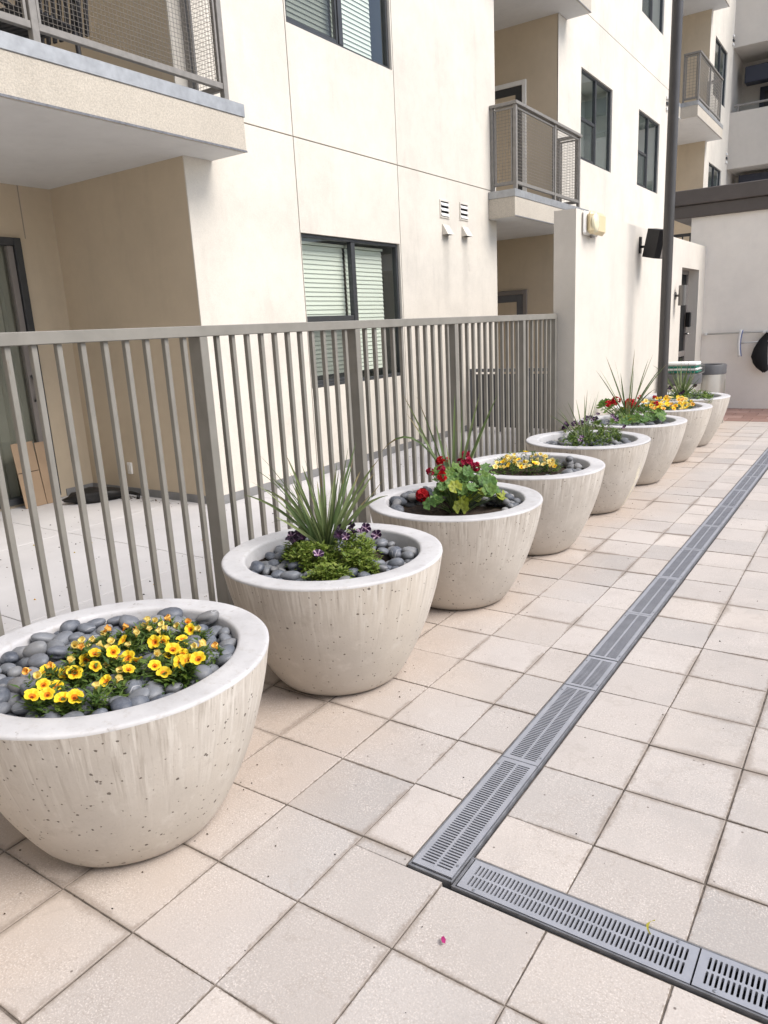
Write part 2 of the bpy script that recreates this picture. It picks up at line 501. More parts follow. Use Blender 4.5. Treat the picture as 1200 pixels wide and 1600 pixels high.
def make_rim():
    t = NT('planter_rim'); o = t.coord('Object'); rnd = t.new('ObjectInfo').outputs['Random']
    ov = t.new('VectorMath', operation='ADD'); t.set(ov.inputs[0], o); cm = t.new('CombineXYZ'); t.set(cm.inputs[0], t.math('MULTIPLY', rnd, 40.0)); t.set(ov.inputs[1], cm.outputs[0]); ov = ov.outputs[0]
    c = t.mix(t.mrange(t.noise(ov, 6, 5, 0.62), 0.35, 0.68), (0.56, 0.555, 0.56), (0.45, 0.445, 0.45))
    c = t.mix(t.mrange(t.noise(ov, 30, 6, 0.75), 0.54, 0.68, 0, 0.45), c, (0.35, 0.32, 0.29))
    c = t.mix(t.mrange(t.noise(ov, 21, 6, 0.78), 0.655, 0.70, 0, 0.75), c, (0.16, 0.14, 0.12))
    t.out(Base_Color=c, Roughness=0.62, Specular_IOR_Level=0.35)
    t.bump(t.math('ADD', t.noise(ov, 40, 4), t.math('MULTIPLY', t.noise(ov, 200, 2), 0.3)), 0.16, 0.004)


make_planter('planter_side'); make_planter('planter_side_stained'); make_rim()


def make_pebble():
    t = NT('pebble'); o = t.coord('Object'); rnd = t.new('ObjectInfo').outputs['Random']
    cmb = t.new('CombineXYZ'); t.set(cmb.inputs[0], t.math('MULTIPLY', rnd, 37.0))
    ov = t.new('VectorMath', operation='ADD'); t.set(ov.inputs[0], o); t.set(ov.inputs[1], cmb.outputs[0]); ov = ov.outputs[0]
    c = t.ramp(rnd, (0.0, (0.075, 0.085, 0.105)), (0.25, (0.125, 0.135, 0.15)), (0.5, (0.175, 0.18, 0.185)), (0.72, (0.10, 0.11, 0.135)), (0.88, (0.24, 0.24, 0.235)), (1.0, (0.15, 0.14, 0.13)))
    c = t.mix(t.mrange(t.noise(ov, 1.2, 4, 0.6), 0.4, 0.7, 0, 0.5), c, (0.26, 0.27, 0.285))
    c = t.mix(t.mrange(t.noise(ov, 14, 4, 0.7), 0.60, 0.72, 0, 0.55), c, (0.40, 0.40, 0.40))
    vein = t.math('ABSOLUTE', t.math('SUBTRACT', t.noise(ov, 0.45, 1, 0.3), 0.5))
    vm = t.math('MULTIPLY', t.mrange(vein, 0.003, 0.010, 1, 0), t.mrange(t.math('FRACT', t.math('MULTIPLY', rnd, 7.31)), 0.86, 0.88))
    c = t.mix(t.math('MULTIPLY', vm, 0.7), c, (0.55, 0.54, 0.52))
    c = t.mix(1.0, c, (0.90, 0.92, 0.97), 'MULTIPLY')
    t.out(Base_Color=c, Roughness=0.44, Specular_IOR_Level=0.45)
    t.bump(t.noise(ov, 22, 4, 0.65), 0.14, 0.05)


make_pebble()


def make_pebble_mass():
    t = NT('pebble_mass'); g = t.new('NewGeometry'); ri = g.outputs['Random Per Island']
    c = t.ramp(ri, (0.0, (0.075, 0.085, 0.105)), (0.3, (0.135, 0.14, 0.155)), (0.55, (0.20, 0.20, 0.205)), (0.75, (0.11, 0.12, 0.14)), (1.0, (0.28, 0.275, 0.265)))
    c = t.mix(t.mrange(t.noise(g.outputs['Position'], 60, 4, .6), 0.5, .75, 0, .5), c, (0.32, 0.32, 0.32))
    t.out(Base_Color=c, Roughness=0.55, Specular_IOR_Level=0.4)


make_pebble_mass()


def make_leafy(name, transl=0.3, rough=0.5):
    t = NT(name); ca = t.new('VertexColor'); ca.layer_name = 'Col'
    rnd = t.new('ObjectInfo').outputs['Random']
    c = t.mix(1.0, ca.outputs[0], t.mrange(rnd, 0, 1, 0.86, 1.14), 'MULTIPLY')
    t.out(Base_Color=c, Roughness=rough, Specular_IOR_Level=0.35)
    tl = t.new('BsdfTranslucent'); t.set(tl.inputs[0], c)
    mx = t.new('MixShader'); mx.inputs[0].default_value = transl
    t.set(mx.inputs[1], t.b.outputs[0]); t.set(mx.inputs[2], tl.outputs[0])
    t.set(t.n['Material Output'].inputs[0], mx.outputs[0])


make_leafy('foliage'); make_leafy('petals', 0.25, 0.6)


def make_grate():
    t = NT('grate_metal'); g = t.new('NewGeometry').outputs['Position']
    c = t.mix(t.mrange(t.noise(g, 9, 5, 0.65), 0.35, 0.7), (0.365, 0.377, 0.415), (0.305, 0.317, 0.35))
    c = t.mix(t.mrange(t.noise(g, 60, 4, 0.7), 0.62, 0.75, 0, 0.4), c, (0.50, 0.49, 0.48))
    t.out(Base_Color=c, Roughness=0.46, Metallic=0.25, Specular_IOR_Level=0.4)
    t.bump(t.noise(g, 250, 2), 0.05, 0.002)
    t = NT('brick_paver'); g = t.new('NewGeometry').outputs['Position']; rnd = t.new('ObjectInfo').outputs['Random']
    c = t.mix(rnd, (0.26, 0.155, 0.125), (0.35, 0.225, 0.19))
    c = t.mix(t.mrange(t.noise(g, 30, 4), 0.5, 0.75, 0, 0.4), c, (0.17, 0.11, 0.09)); t.out(Base_Color=c, Roughness=0.9)


make_grate()

rng = random.Random(7)

# ------------------------------------------------------------------ the setting: ground, pavement, patio
XW, XB = -3.743, -3.334            # facade plane, balcony fascia plane
XF = -1.432                        # fence plane
DX0, DX1 = 0.186, 0.330            # long drain
DY0, DY1 = 0.862, 0.992            # cross drain
YS = 0.874                         # where the long drain starts

gm = MB(); gm.quad((-150, -150, -0.10), (200, -150, -0.10), (200, 250, -0.10), (-150, 250, -0.10))
tag(gm.build('ground', 'patio_concrete'), 'pale concrete ground around the courtyard', 'ground', kind='structure')
pm = MB(); pm.quad((-1.53, -2.2, -0.0045), (DX0 - .004, -2.2, -0.0045), (DX0 - .004, 10.53, -0.0045), (-1.53, 10.53, -0.0045))
pm.quad((DX1 + .004, DY1 + .004, -0.0045), (6.5, DY1 + .004, -0.0045), (6.5, 10.53, -0.0045), (DX1 + .004, 10.53, -0.0045))
pm.quad((DX0 - .004, -2.2, -0.0045), (6.5, -2.2, -0.0045), (6.5, DY0 - .004, -0.0045), (DX0 - .004, DY0 - .004, -0.0045))
pavement = tag(pm.build('pavement', 'grout'), 'beige square concrete paving of the courtyard', 'pavement', kind='structure')


def tile_mesh(w, d, jit=0.0, r=None):
    ch = 0.0018; h = 0.045; b = MB()
    r = r or random.Random(1)
    P = []
    for sx, sy in ((-1, -1), (1, -1), (1, 1), (-1, 1)):
        P.append((sx * w / 2 + r.uniform(-jit, jit), sy * d / 2 + r.uniform(-jit, jit)))
    top = [(x * (1 - 2 * ch / w), y * (1 - 2 * ch / d), 0) for x, y in P]
    mid = [(x, y, -ch * 0.8) for x, y in P]; bot = [(x, y, -h) for x, y in P]
    vs = top + mid + bot; fs = [(0, 1, 2, 3)]
    for i in range(4):
        j = (i + 1) % 4; fs += [(i, i + 4, j + 4, j), (i + 4, i + 8, j + 8, j + 4)]
    return b.add(vs, fs)


def cut(rects, hole):
    out = []
    hx0, hx1, hy0, hy1 = hole
    for x0, x1, y0, y1 in rects:
        if x1 <= hx0 or x0 >= hx1 or y1 <= hy0 or y0 >= hy1: out.append((x0, x1, y0, y1)); continue
        if y0 < hy0: out.append((x0, x1, y0, hy0))
        if y1 > hy1: out.append((x0, x1, hy1, y1))
        ya, yb = max(y0, hy0), min(y1, hy1)
        if x0 < hx0: out.append((x0, hx0, ya, yb))
        if x1 > hx1: out.append((hx1, x1, ya, yb))
    return out


cells = []
for i in range(-5, 20):
    for j in range(-7, 35):
        x0, x1, y0, y1 = i * TILE, (i + 1) * TILE, j * TILE, (j + 1) * TILE
        y1 = min(y1, 10.53)
        rects = [(x0, x1, y0, y1)]
        rects = cut(rects, (DX0 - .006, DX1 + .006, YS - .004, 11)); rects = cut(rects, (DX1 - .01, 99, DY0 - .006, DY1 + .006))
        for q in rects:
            if q[1] - q[0] > 0.018 and q[3] - q[2] > 0.018: cells.append(q)


def in_view(q):
    n = 0
    for x in (q[0], (q[0] + q[1]) / 2, q[1]):
        for y in (q[2], (q[2] + q[3]) / 2, q[3]):
            u, v, w = project((x, y, 0))
            if w > 0.2 and -5 < u < 1205 and -5 < v < 1605: n += 1
    return n


seen = [(project(((q[0] + q[1]) / 2, (q[2] + q[3]) / 2, 0))[2], q) for q in cells if in_view(q)]
# pavers wholly under or behind the planters / fence line show nothing
seen.sort(key=lambda a: a[0])
near = set(q for _, q in seen[:300])
tile_variants = [tile_mesh(TILE - 0.0045, TILE - 0.0045, 0.0016, random.Random(k)).mesh('tile', 'paver') for k in range(6)]
far = MB()
for q in cells:
    w, d = q[1] - q[0] - 0.0045, q[3] - q[2] - 0.0045
    c = ((q[0] + q[1]) / 2, (q[2] + q[3]) / 2)
    dz = rng.uniform(-0.0016, 0.0008); tx, ty, rz = rng.gauss(0, .0035), rng.gauss(0, .0035), rng.gauss(0, .003)
    if q in near:
        full = abs(w - (TILE - .0045)) < 1e-4 and abs(d - (TILE - .0045)) < 1e-4
        me = rng.choice(tile_variants) if full else tile_mesh(w, d, 0.001).mesh('tile', 'paver')
        put('tile', me, pavement, (*c, dz), (tx, ty, rz + (rng.choice((0, math.pi)) if full else 0)))
    else:
        b = tile_mesh(w, d)
        far.add([(x + c[0], y + c[1], z + dz + x * ty) for x, y, z in b.v], b.f)
tag(far.build('tile_field', 'paver', pavement), kind='stuff')

# patio behind the fence: poured slabs with sawn joints
pf = MB(); pf.quad((-5.64, -2.2, -0.012), (-1.53, -2.2, -0.012), (-1.53, 12.29, -0.012), (-5.64, 12.29, -0.012))
patio = tag(pf.build('patio_floor', 'joint_dark'), 'pale poured concrete patio behind the fence', 'patio', kind='structure')
for xa, xb in ((-5.63, -4.27), (-4.27, -2.66), (-2.66, -1.532)):
    for ya, yb in ((-2.2, -0.2), (-0.2, 1.42), (1.42, 2.73), (2.73, 4.35), (4.35, 5.97), (5.97, 7.59), (7.59, 9.2), (9.2, 10.8), (10.8, 12.28)):
        MB().box(xa + .003, xb - .003, ya + .003, yb - .003, -0.06, 0.0, 0.003).build('slab', 'patio_concrete', patio)

# reddish brick strip at the far end
dm = MB(); dm.quad((-1.25, 10.535, -0.010), (5, 10.535, -0.010), (5, 12.1, -0.010), (-1.25, 12.1, -0.010))
deck = tag(dm.build('brick_strip', 'grout'), 'reddish brick strip at the foot of the far wall', 'paving', kind='structure')
for r in range(5):
    for k in range(9):
        x0 = -1.24 + k * 0.31 + (0.155 if r % 2 else 0)
        MB().box(x0 + .004, x0 + .306, 10.54 + r * .3 + .004, 10.54 + (r + 1) * .3 - .004, -0.05, 0.002, 0.003).build('brick', 'brick_paver', deck)


# ------------------------------------------------------------------ drains
def grate_mesh(L, W, n):
    """grate lying along +x from 0..L, width W in y, centred; two rows of rounded slots"""
    b = MB(); h = 0.012; mx = 0.020; my = 0.0155; gap = 0.006
    hy = W / 2; cw = (L - 2 * mx) / n
    b.box(0.002, mx, -hy, hy, -h, 0); b.box(L - mx, L - 0.002, -hy, hy, -h, 0)
    b.box(mx, L - mx, -hy, -hy + my - .0, -h, 0); b.box(mx, L - mx, hy - my, hy, -h, 0)
    rl = hy - my
    for k in range(n):
        x0 = mx + k * cw; xc = x0 + cw / 2
        for s in (-1, 1):
            ya, yb = (0, rl) if s > 0 else (-rl, 0)
            sr = cw * 0.265
            y0 = ya + (gap / 2 if s > 0 else 0.0); y1 = yb - (gap / 2 if s < 0 else 0.0)
            # stadium slot
            pts = []; seg = 4
            for q in range(seg + 1):
                a = math.pi * q / seg; pts.append((xc + sr * math.cos(a), y1 - sr + sr * math.sin(a)))
            for q in range(seg + 1):
                a = math.pi + math.pi * q / seg; pts.append((xc + sr * math.cos(a), y0 + sr + sr * math.sin(a)))
            N = len(pts); outer = []
            for px, py in pts:
                q = [(x0 + cw, py), (x0, py)][px < xc] if False else None
            half = seg + 1
            ox = [x0 + cw, x0 + cw, xc, x0, x0]; 
            outer = [(x0 + cw, y1 - sr), (x0 + cw, yb), (xc, yb), (x0, yb), (x0, y1 - sr),
                     (x0, y0 + sr), (x0, ya), (xc, ya), (x0 + cw, ya), (x0 + cw, y0 + sr)]
            vs = [(x, y, 0) for x, y in pts] + [(x, y, 0) for x, y in outer] + [(x, y, -h) for x, y in pts]
            fs = []
            for q in range(N):
                q2 = (q + 1) % N
                fs.append((q, N + q, N + q2, q2)); fs.append((q, q2, 2 * N + q2, 2 * N + q))
            b.add(vs, fs)
    return b


def drain(name, label, origin, rotz, sections, length, W):
    root = tag(empty(name, (*origin, 0)), label, 'drain')
    root.rotation_euler = (0, 0, rotz)
    c = MB()
    c.box(0, length, -W / 2, -W / 2 + 0.005, -0.09, 0.007, 0.001); c.box(0, length, W / 2 - 0.005, W / 2, -0.09, 0.007, 0.001)
    c.box(0, 0.008, -W / 2 + .0052, W / 2 - .0052, -0.09, 0.0065, 0.001)
    c.build('channel_frame', 'drain_frame', root)
    pit = MB(); pit.box(0.011, length, -W / 2 + .011, W / 2 - .011, -0.0985, -0.09); pit.build('channel_bottom', 'drain_pit', root)
    cache = {}
    for a, e in sections:
        L = round(e - a, 3)
        if L not in cache: cache[L] = grate_mesh(L, W - 0.014, max(8, int(L / 0.0122))).mesh('grate', 'grate_metal')
        g = put('grate', cache[L], root, (a, 0, 0.0085), (0, rng.gauss(0, .0008), 0))
        for sx, sy in ((0.05, -1), (L - .05, 1)):
            s_ = MB(); s_.lathe([(0.0045, 0.0002), (0.0045, 0.0015), (0.002, 0.0022), (0.0002, 0.0022)], 8)
            s_.build('screw', 'screw', g, smooth=False, loc=(sx, sy * (W / 2 - .0138), 0))
    return root


secs = [(0.0115, 0.622)] + [(0.622 + .001, 1.236), (1.237, 1.540), (1.545, 2.13)] + [(2.13 + k * 0.617 + .001, 2.13 + (k + 1) * 0.617) for k in range(12)]
drain('trench_drain', 'long grey slotted trench drain running back alongside the planters', ((DX0 + DX1) / 2, YS), math.pi / 2, secs, 9.65, 0.142)
drain('trench_drain', 'short grey slotted trench drain crossing the lower right corner', (DX1 + .004, (DY0 + DY1) / 2), 0, [(0.0115, 0.615), (0.616, 1.23), (1.231, 1.845), (1.846, 2.46)], 2.5, 0.129)

# ------------------------------------------------------------------ building helpers
def wall_grid(u0, u1, v0, v1, holes, mp, edge=0.012, reveal=0.10):
    """rectangle u0..u1 x v0..v1 minus holes; mp(u,v,depth) -> xyz; outer edges and hole reveals go inwards"""
    b = MB()
    us = sorted({u0, u1, *[h[0] for h in holes], *[h[1] for h in holes]}); vs = sorted({v0, v1, *[h[2] for h in holes], *[h[3] for h in holes]})
    us = [u for u in us if u0 <= u <= u1]; vs = [v for v in vs if v0 <= v <= v1]
    for a, c in zip(us, us[1:]):
        for e, g in zip(vs, vs[1:]):
            mu, mv = (a + c) / 2, (e + g) / 2
            if any(h[0] < mu < h[1] and h[2] < mv < h[3] for h in holes): continue
            b.quad(mp(a, e, 0), mp(c, e, 0), mp(c, g, 0), mp(a, g, 0))
    def rim(a, c, e, g, d, inv):
        P = [(a, e), (c, e), (c, g), (a, g)]
        for i in range(4):
            p, q = P[i], P[(i + 1) % 4]
            if inv: p, q = q, p
            b.quad(mp(*p, d), mp(*q, d), mp(*q, 0), mp(*p, 0))
    if edge: rim(u0, u1, v0, v1, edge, False)
    for h in holes:
        a, c, e, g = max(h[0], u0), min(h[1], u1), max(h[2], v0), min(h[3], v1)
        if a < c and e < g: rim(a, c, e, g, reveal, True)
    return b


def mpx(x):      # wall facing +X
    return lambda u, v, d: (x - d, u, v)


def mpy(y):      # wall facing -Y
    return lambda u, v, d: (u, y + d, v)


def window(parent, x, y0, y1, z0, z1, rail_z=None, blind=True, mull=0.5, side_gap=0.16, tone='interior'):
    """two-light window in a wall facing +X, frame set back a little"""
    xf = x - 0.030; fw = 0.036; t = 0.06
    f = MB()
    f.box(xf - t, xf, y0 + .001, y0 + fw, z0 + .001, z1 - .001, .004); f.box(xf - t, xf, y1 - fw, y1 - .001, z0 + .001, z1 - .001, .004)
    f.box(xf - t, xf - .001, y0 + fw, y1 - fw, z0 + .001, z0 + fw, .004); f.box(xf - t, xf - .001, y0 + fw, y1 - fw, z1 - fw, z1 - .001, .004)
    ym = y0 + (y1 - y0) * mull
    f.box(xf - t, xf + .002, ym - .035, ym + .035, z0 + fw, z1 - fw, .004)
    rz = rail_z if rail_z else z0 + (z1 - z0) * 0.47
    win = f.build('window', 'dark_frame', parent)
    s = MB(); s.box(xf - t, xf - .006, y0 + fw, ym - .036, rz - .028, rz + .028, .004)
    for a in (y0 + fw, ym - .036 - .03): s.box(xf - t + .005, xf - .012, a, a + .03, z0 + fw, rz - .029, .003)
    s.box(xf - t + .005, xf - .013, y0 + fw + .031, ym - .067, z0 + fw, z0 + fw + .035, .003)
    s.build('sash', 'dark_frame', win)
    MB().quad((xf - .02, y0 + fw, z0 + fw), (xf - .02, ym - .035, z0 + fw), (xf - .02, ym - .035, rz), (xf - .02, y0 + fw, rz)).build('insect_screen', 'screen_mesh', win)
    for nm, a, c, e, g, xx in (('pane', y0 + fw, ym - .035, rz, z1 - fw, xf - .03), ('pane', y0 + fw, ym - .035, z0 + fw, rz, xf - .045), ('pane', ym + .035, y1 - fw, z0 + fw, z1 - fw, xf - .03)):
        MB().quad((xx, a, e), (xx, c, e), (xx, c, g), (xx, a, g)).build(nm, 'glass', win)
    if blind:
        b = MB(); zt = z1 - 0.11; n = int((zt - z0 - .07) / 0.046)
        for a, c in ((y0 + .055, ym - .02), (ym + .02, y1 - side_gap)):
            for k in range(n):
                zc = zt - k * 0.046; xc = x - 0.165
                dx, dz = 0.0055, 0.0240
                sag = rng.gauss(0, .0012)
                b.quad((xc + dx, a, zc - dz + sag), (xc + dx, c, zc - dz), (xc - dx, c, zc + dz), (xc - dx, a, zc + dz))
            b.box(x - .19, x - .14, a, c, zt + .03, z1 - .055)
        tag(b.build('blind', 'blind', win), kind='stuff')
    r = MB(); xb = x - (0.55 if tone == 'interior_pale' else 1.2); ya, yb, za, zb = y0 - .0, y1 + .0, z0, z1
    r.quad((xb, ya, za), (xb, yb, za), (xb, yb, zb), (xb, ya, zb)); xq = x - .101
    r.quad((xb, ya, za), (xb, ya, zb), (xq, ya, zb), (xq, ya, za)); r.quad((xb, yb, za), (xq, yb, za), (xq, yb, zb), (xb, yb, zb))
    r.quad((xb, ya, za), (xq, ya, za), (xq, yb, za), (xb, yb, za)); r.quad((xb, ya, zb), (xb, yb, zb), (xq, yb, zb), (xq, ya, zb))
    r.build('room', tone, win)
    return win


def mesh_panel(b, axis, c, a0, a1, z0, z1, pitch, r=0.0017):
    """woven wire panel; axis 'y' runs along y at x=c, axis 'x' runs along x at y=c"""
    n = int((a1 - a0) / pitch)
    for k in range(1, n):
        a = a0 + (a1 - a0) * k / n
        p = (c, a, z0), (c, a, z1)
        if axis == 'x': p = (a, c, z0), (a, c, z1)
        b.tube(p, r, 4, False)
    m = int((z1 - z0) / pitch)
    for k in range(1, m):
        z = z0 + (z1 - z0) * k / m
        p = (c + .003, a0, z), (c + .003, a1, z)
        if axis == 'x': p = (a0, c + .003, z), (a1, c + .003, z)
        b.tube(p, r, 4, False)


def balcony(parent, y0, y1, zs, posts, xin, alc, pitch=0.03, ret_near=True, ret_far=True, wire_r=0.0017):
    """projecting slab with fascia, metal flashing and mesh railing. alc = (ya, yb) alcove it closes, xin its back wall"""
    s = MB(); ya, yb = alc
    zt = zs + 0.262
    s.box(XW + .001, XB, y0, y1, zs, zt, 0.004)
    s.box(xin, XW + .0008, ya + .001, yb - .001, zs + .001, zt - .002)
    sl = s.build('balcony', 'stucco_beige_coarse', parent)
    q = MB(); q.box(XW + .01, XB - .02, y0 + .02, y1 - .02, zs - .0035, zs + .01); q.box(xin, XW + .0098, ya + .002, yb - .002, zs - .0035, zs + .01)
    q.build('soffit', 'soffit_paint', sl)
    f = MB(); f.box(XW + .002, XB + .008, y0 - .008, y1 + .008, zt - .0, zt + 0.098, 0.003); f.box(xin, XW + .0018, ya + .002, yb - .002, zt, zt + .085)
    f.build('flashing', 'flashing', sl)
    e = MB(); e.box(XB - .001, XB + .0035, y0 - .0035, y1 + .0035, zs - .0005, zs + .014); e.build('drip_edge', 'drain_frame', sl)
    zf = zt + 0.098; ztop = zs + 1.475; zb = zs + 0.455
    xr = XB - 0.035
    segs = sorted(posts)
    for y in segs:
        MB().box(xr - .025, xr + .025, y - .025, y + .025, zf - .001, ztop - .03, .003).build('post', 'rail_paint', sl)
    t = MB(); t.box(xr - .045, xr + .045, segs[0] - .05, segs[-1] + .05, ztop - .03, ztop + .012, .004)
    rails = MB()
    for a, c in zip(segs, segs[1:]):
        rails.box(xr - .02, xr + .02, a + .0255, c - .0255, zb - .022, zb + .022, .003)
        rails.box(xr - .012, xr + .012, a + .0255, c - .0255, ztop - .075, ztop - .05, .002)
        for yy in (a + .045, c - .045): rails.box(xr - .011, xr + .011, yy - .010, yy + .010, zb + .0225, ztop - .0755, .002)
    wires = MB()
    for a, c in zip(segs, segs[1:]): mesh_panel(wires, 'y', xr, a + .05, c - .05, zb + .02, ztop - .07, pitch, wire_r)
    for y, on in ((segs[0], ret_near), (segs[-1], ret_far)):
        if not on: continue
        MB().box(XW + .004, XW + .05, y - .024, y + .024, zf - .001, ztop - .03, .003).build('post', 'rail_paint', sl)
        t.box(XW + .003, xr - .0455, y - .044, y + .044, ztop - .03, ztop + .0115, .004)
        rails.box(XW + .051, xr - .0255, y - .02, y + .02, zb - .022, zb + .022, .003)
        rails.box(XW + .051, xr - .0255, y - .012, y + .012, ztop - .075, ztop - .05, .002)
        for xx in (XW + .075, xr - .05): rails.box(xx - .012, xx + .012, y - .012, y + .012, zb + .0225, ztop - .0755, .002)
        mesh_panel(wires, 'x', y, XW + .08, xr - .05, zb + .02, ztop - .07, pitch, wire_r)
    t.build('top_rail', 'rail_paint', sl); rails.build('rail_frame', 'rail_paint', sl)
    tag(wires.build('wire_mesh', 'wire', sl), kind='stuff')
    return sl


def door_y(parent, y, x0, x1, z0, z1, glass=True, frame='white_paint'):
    """door in a wall facing -Y"""
    f = MB(); w = .07
    f.box(x0, x0 + w, y - .03, y + .06, z0, z1, .004); f.box(x1 - w, x1, y - .03, y + .06, z0, z1, .004); f.box(x0 + w, x1 - w, y - .029, y + .06, z1 - w, z1, .004)
    d = f.build('door', frame, parent)
    l = MB(); a, c, e, g = x0 + w + .002, x1 - w - .002, z0 + .01, z1 - w - .002
    st = .13
    l.box(a, a + st, y - .005, y + .04, e, g, .003); l.box(c - st, c, y - .005, y + .04, e, g, .003)
    l.box(a + st, c - st, y - .004, y + .04, g - st, g, .003); l.box(a + st, c - st, y - .004, y + .04, e, e + st * 1.6, .003)
    l.build('leaf', 'divider_grey' if frame != 'white_paint' else 'screen_dark', d)
    MB().box(a + st, c - st, y + .012, y + .018, e + st * 1.6, g - st).build('pane', 'black_metal', d)
    return d


# ------------------------------------------------------------------ apartment building
apt = tag(empty('apartment_building', (XW, 6, 0)), 'cream stucco apartment block with dark windows and mesh balconies', 'building')


apt.location = (0, 0, 0)
YC, YD, YE = 3.945, 9.86, 12.28          # alcove corners
YG, YH, YI = 19.6, 23.85, 27.3
WIN1 = (5.372, 7.186, 0.918, 2.455)
WIN2 = (5.385, 7.186, 4.300, 5.82)
JY1, JY2, JZ1, JZ2 = 5.362, 7.212, 3.322, 6.660
g2 = 0.006
ZTOP = 13.2
back_holes = [WIN1, WIN2, (5.385, 7.186, 7.65, 9.17)]
wall_grid(YC, YD, 0, ZTOP, back_holes, mpx(XW - .0121), 0, 0).build('wall_backing', 'joint_dark', apt)
for (a, c) in ((YC, JY1 - g2), (JY1 + g2, JY2 - g2), (JY2 + g2, YD)):
    for (e, g) in ((0.085, JZ1 - g2), (JZ1 + g2, JZ2 - g2), (JZ2 + g2, ZTOP)):
        hs = [h for h in back_holes if h[0] < c and h[1] > a and h[2] < g and h[3] > e]
        wall_grid(a, c, e, g, hs, mpx(XW), 0.0119, 0.10).build('wall_panel', 'stucco_cream', apt)
b = MB(); b.box(XW - .02, XW + .004, YC - .004, YD + .004, 0, 0.083, .003); b.build('base_strip', 'base_strip', apt)
window(apt, XW, *WIN1, rail_z=1.625)
window(apt, XW, *WIN2, rail_z=5.05)
window(apt, XW, 5.385, 7.186, 7.65, 9.17)
# far part of the facade
far_wins = [(13.39, 15.18, 0.92, 2.45), (17.03, 18.80, 0.92, 2.45), (13.39, 15.18, 4.275, 5.765), (17.03, 18.78, 4.275, 5.79), (13.39, 15.18, 7.63, 9.15), (17.03, 18.80, 7.64, 9.15)]
wall_grid(YE, YG, 0, ZTOP, far_wins, mpx(XW - .0121), 0, 0).build('wall_backing', 'joint_dark', apt)
for (e, g) in ((0.0, JZ1 - g2), (JZ1 + g2, JZ2 - g2), (JZ2 + g2, ZTOP)):
    hs = [h for h in far_wins if h[2] < g and h[3] > e]
    wall_grid(YE, YG, e, g, hs, mpx(XW), .0119, .10).build('wall_panel', 'stucco_cream', apt)
for h in far_wins[2:]: window(apt, XW, *h, blind=False, tone='interior_pale')
end_wins = [(24.5, 26.42, 4.30, 5.79), (24.55, 26.42, 7.60, 9.13)]
wall_grid(YH, YI, 0, ZTOP, end_wins, mpx(XW), 0, .10).build('wall_panel', 'stucco_cream', apt)
for h in end_wins: window(apt, XW, *h, blind=False, tone='interior_pale')


def alcove(y0, y1, xin, near=True, door=None, m='stucco_tan'):
    w = MB()
    w.quad((xin, y0, 0), (xin, y1, 0), (xin, y1, ZTOP), (xin, y0, ZTOP))
    if near: w.quad((xin, y0, 0), (xin, y0, ZTOP), (XW - .0001, y0, ZTOP), (XW - .0001, y0, 0))
    w.build('alcove_wall', m, apt)
    wall_grid(xin, XW - .0002, 0, ZTOP, [], mpy(y1), 0, 0).build('alcove_side_wall', m, apt)


# nearest alcove with sliding door
XI = -5.63
DOOR1 = (1.60, 3.555, 0.03, 2.478)
wall_grid(-2.2, YC, 0, 2.95, [DOOR1], mpx(XI), 0, .10).build('alcove_wall', 'stucco_tan', apt)
wall_grid(-2.2, YC, 2.95, ZTOP, [], mpx(XI), 0, 0).build('alcove_wall', 'stucco_tan', apt)
wall_grid(XI, XW - .0002, 0, ZTOP, [], mpy(YC + .0001), 0, 0).build('alcove_side_wall', 'stucco_tan', apt)
b = MB(); b.box(XI + .0, XW - .021, YC - .010, YC - .0005, 0, 0.075, .002); b.build('base_strip', 'base_strip', apt)
b = MB(); b.box(XI + .0005, XI + .010, DOOR1[1] + .07, YC - .0105, 0, 0.075, .002); b.build('base_strip', 'base_strip', apt)
sdm = MB(); a, c, e, g = DOOR1; xx = XI - .02
for (p, q) in ((a, a + .07), (c - .07, c), ((a + c) / 2 - .04, (a + c) / 2 + .04)): sdm.box(xx - .06, xx + .05, p + .001, q - .001, e, g - .001, .004)
sdm.box(xx - .06, xx + .049, a + .07, c - .07, g - .07, g - .001, .004); sdm.box(xx - .06, xx + .049, a + .07, c - .07, e, e + .06, .004)
sd_o = sdm.build('sliding_door', 'dark_frame', apt)
s = MB()
for (p, q) in ((a + .075, a + .14), ((a + c) / 2 + .045, (a + c) / 2 + .10), (c - .13, c - .072)): s.box(xx - .04, xx + .02, p, q, e + .062, g - .072, .004)
s.build('sash', 'door_grey', sd_o)
MB().quad((xx - .01, a + .07, e + .06), (xx - .01, c - .07, e + .06), (xx - .01, c - .07, g - .07), (xx - .01, a + .07, g - .07)).build('pane', 'glass', sd_o)
hm = MB(); hy = c - .10; hm.tube([(xx + .02, hy, .98), (xx + .055, hy, 1.0), (xx + .06, hy, 1.1), (xx + .055, hy, 1.2), (xx + .02, hy, 1.22)], .011, 8); hm.build('handle', 'dark_frame', sd_o, smooth=True)
cm = MB(); n = 60
for k in range(n):
    y0_, y1_ = a + (c - a) * k / n, a + (c - a) * (k + 1) / n
    f0 = xx - .10 + .025 * math.sin(k * 1.7); f1 = xx - .10 + .025 * math.sin((k + 1) * 1.7)
    cm.quad((f0, y0_, e), (f1, y1_, e), (f1, y1_, g), (f0, y0_, g))
cm.build('curtain', 'curtain', sd_o, smooth=True)
r = MB(); r.quad((xx - .3, a, e), (xx - .3, c, e), (xx - .3, c, g), (xx - .3, a, g)); r.build('room', 'interior', sd_o)
b = MB(); b.box(-5.00, -4.935, YC - .022, YC - .0005, .215, .33, .005); ol = b.build('outlet', 'white_paint', apt)
b = MB(); b.box(-4.985, -4.950, YC - .030, YC - .0225, .235, .31, .004); b.build('outlet_cover', 'stucco_cream', ol)
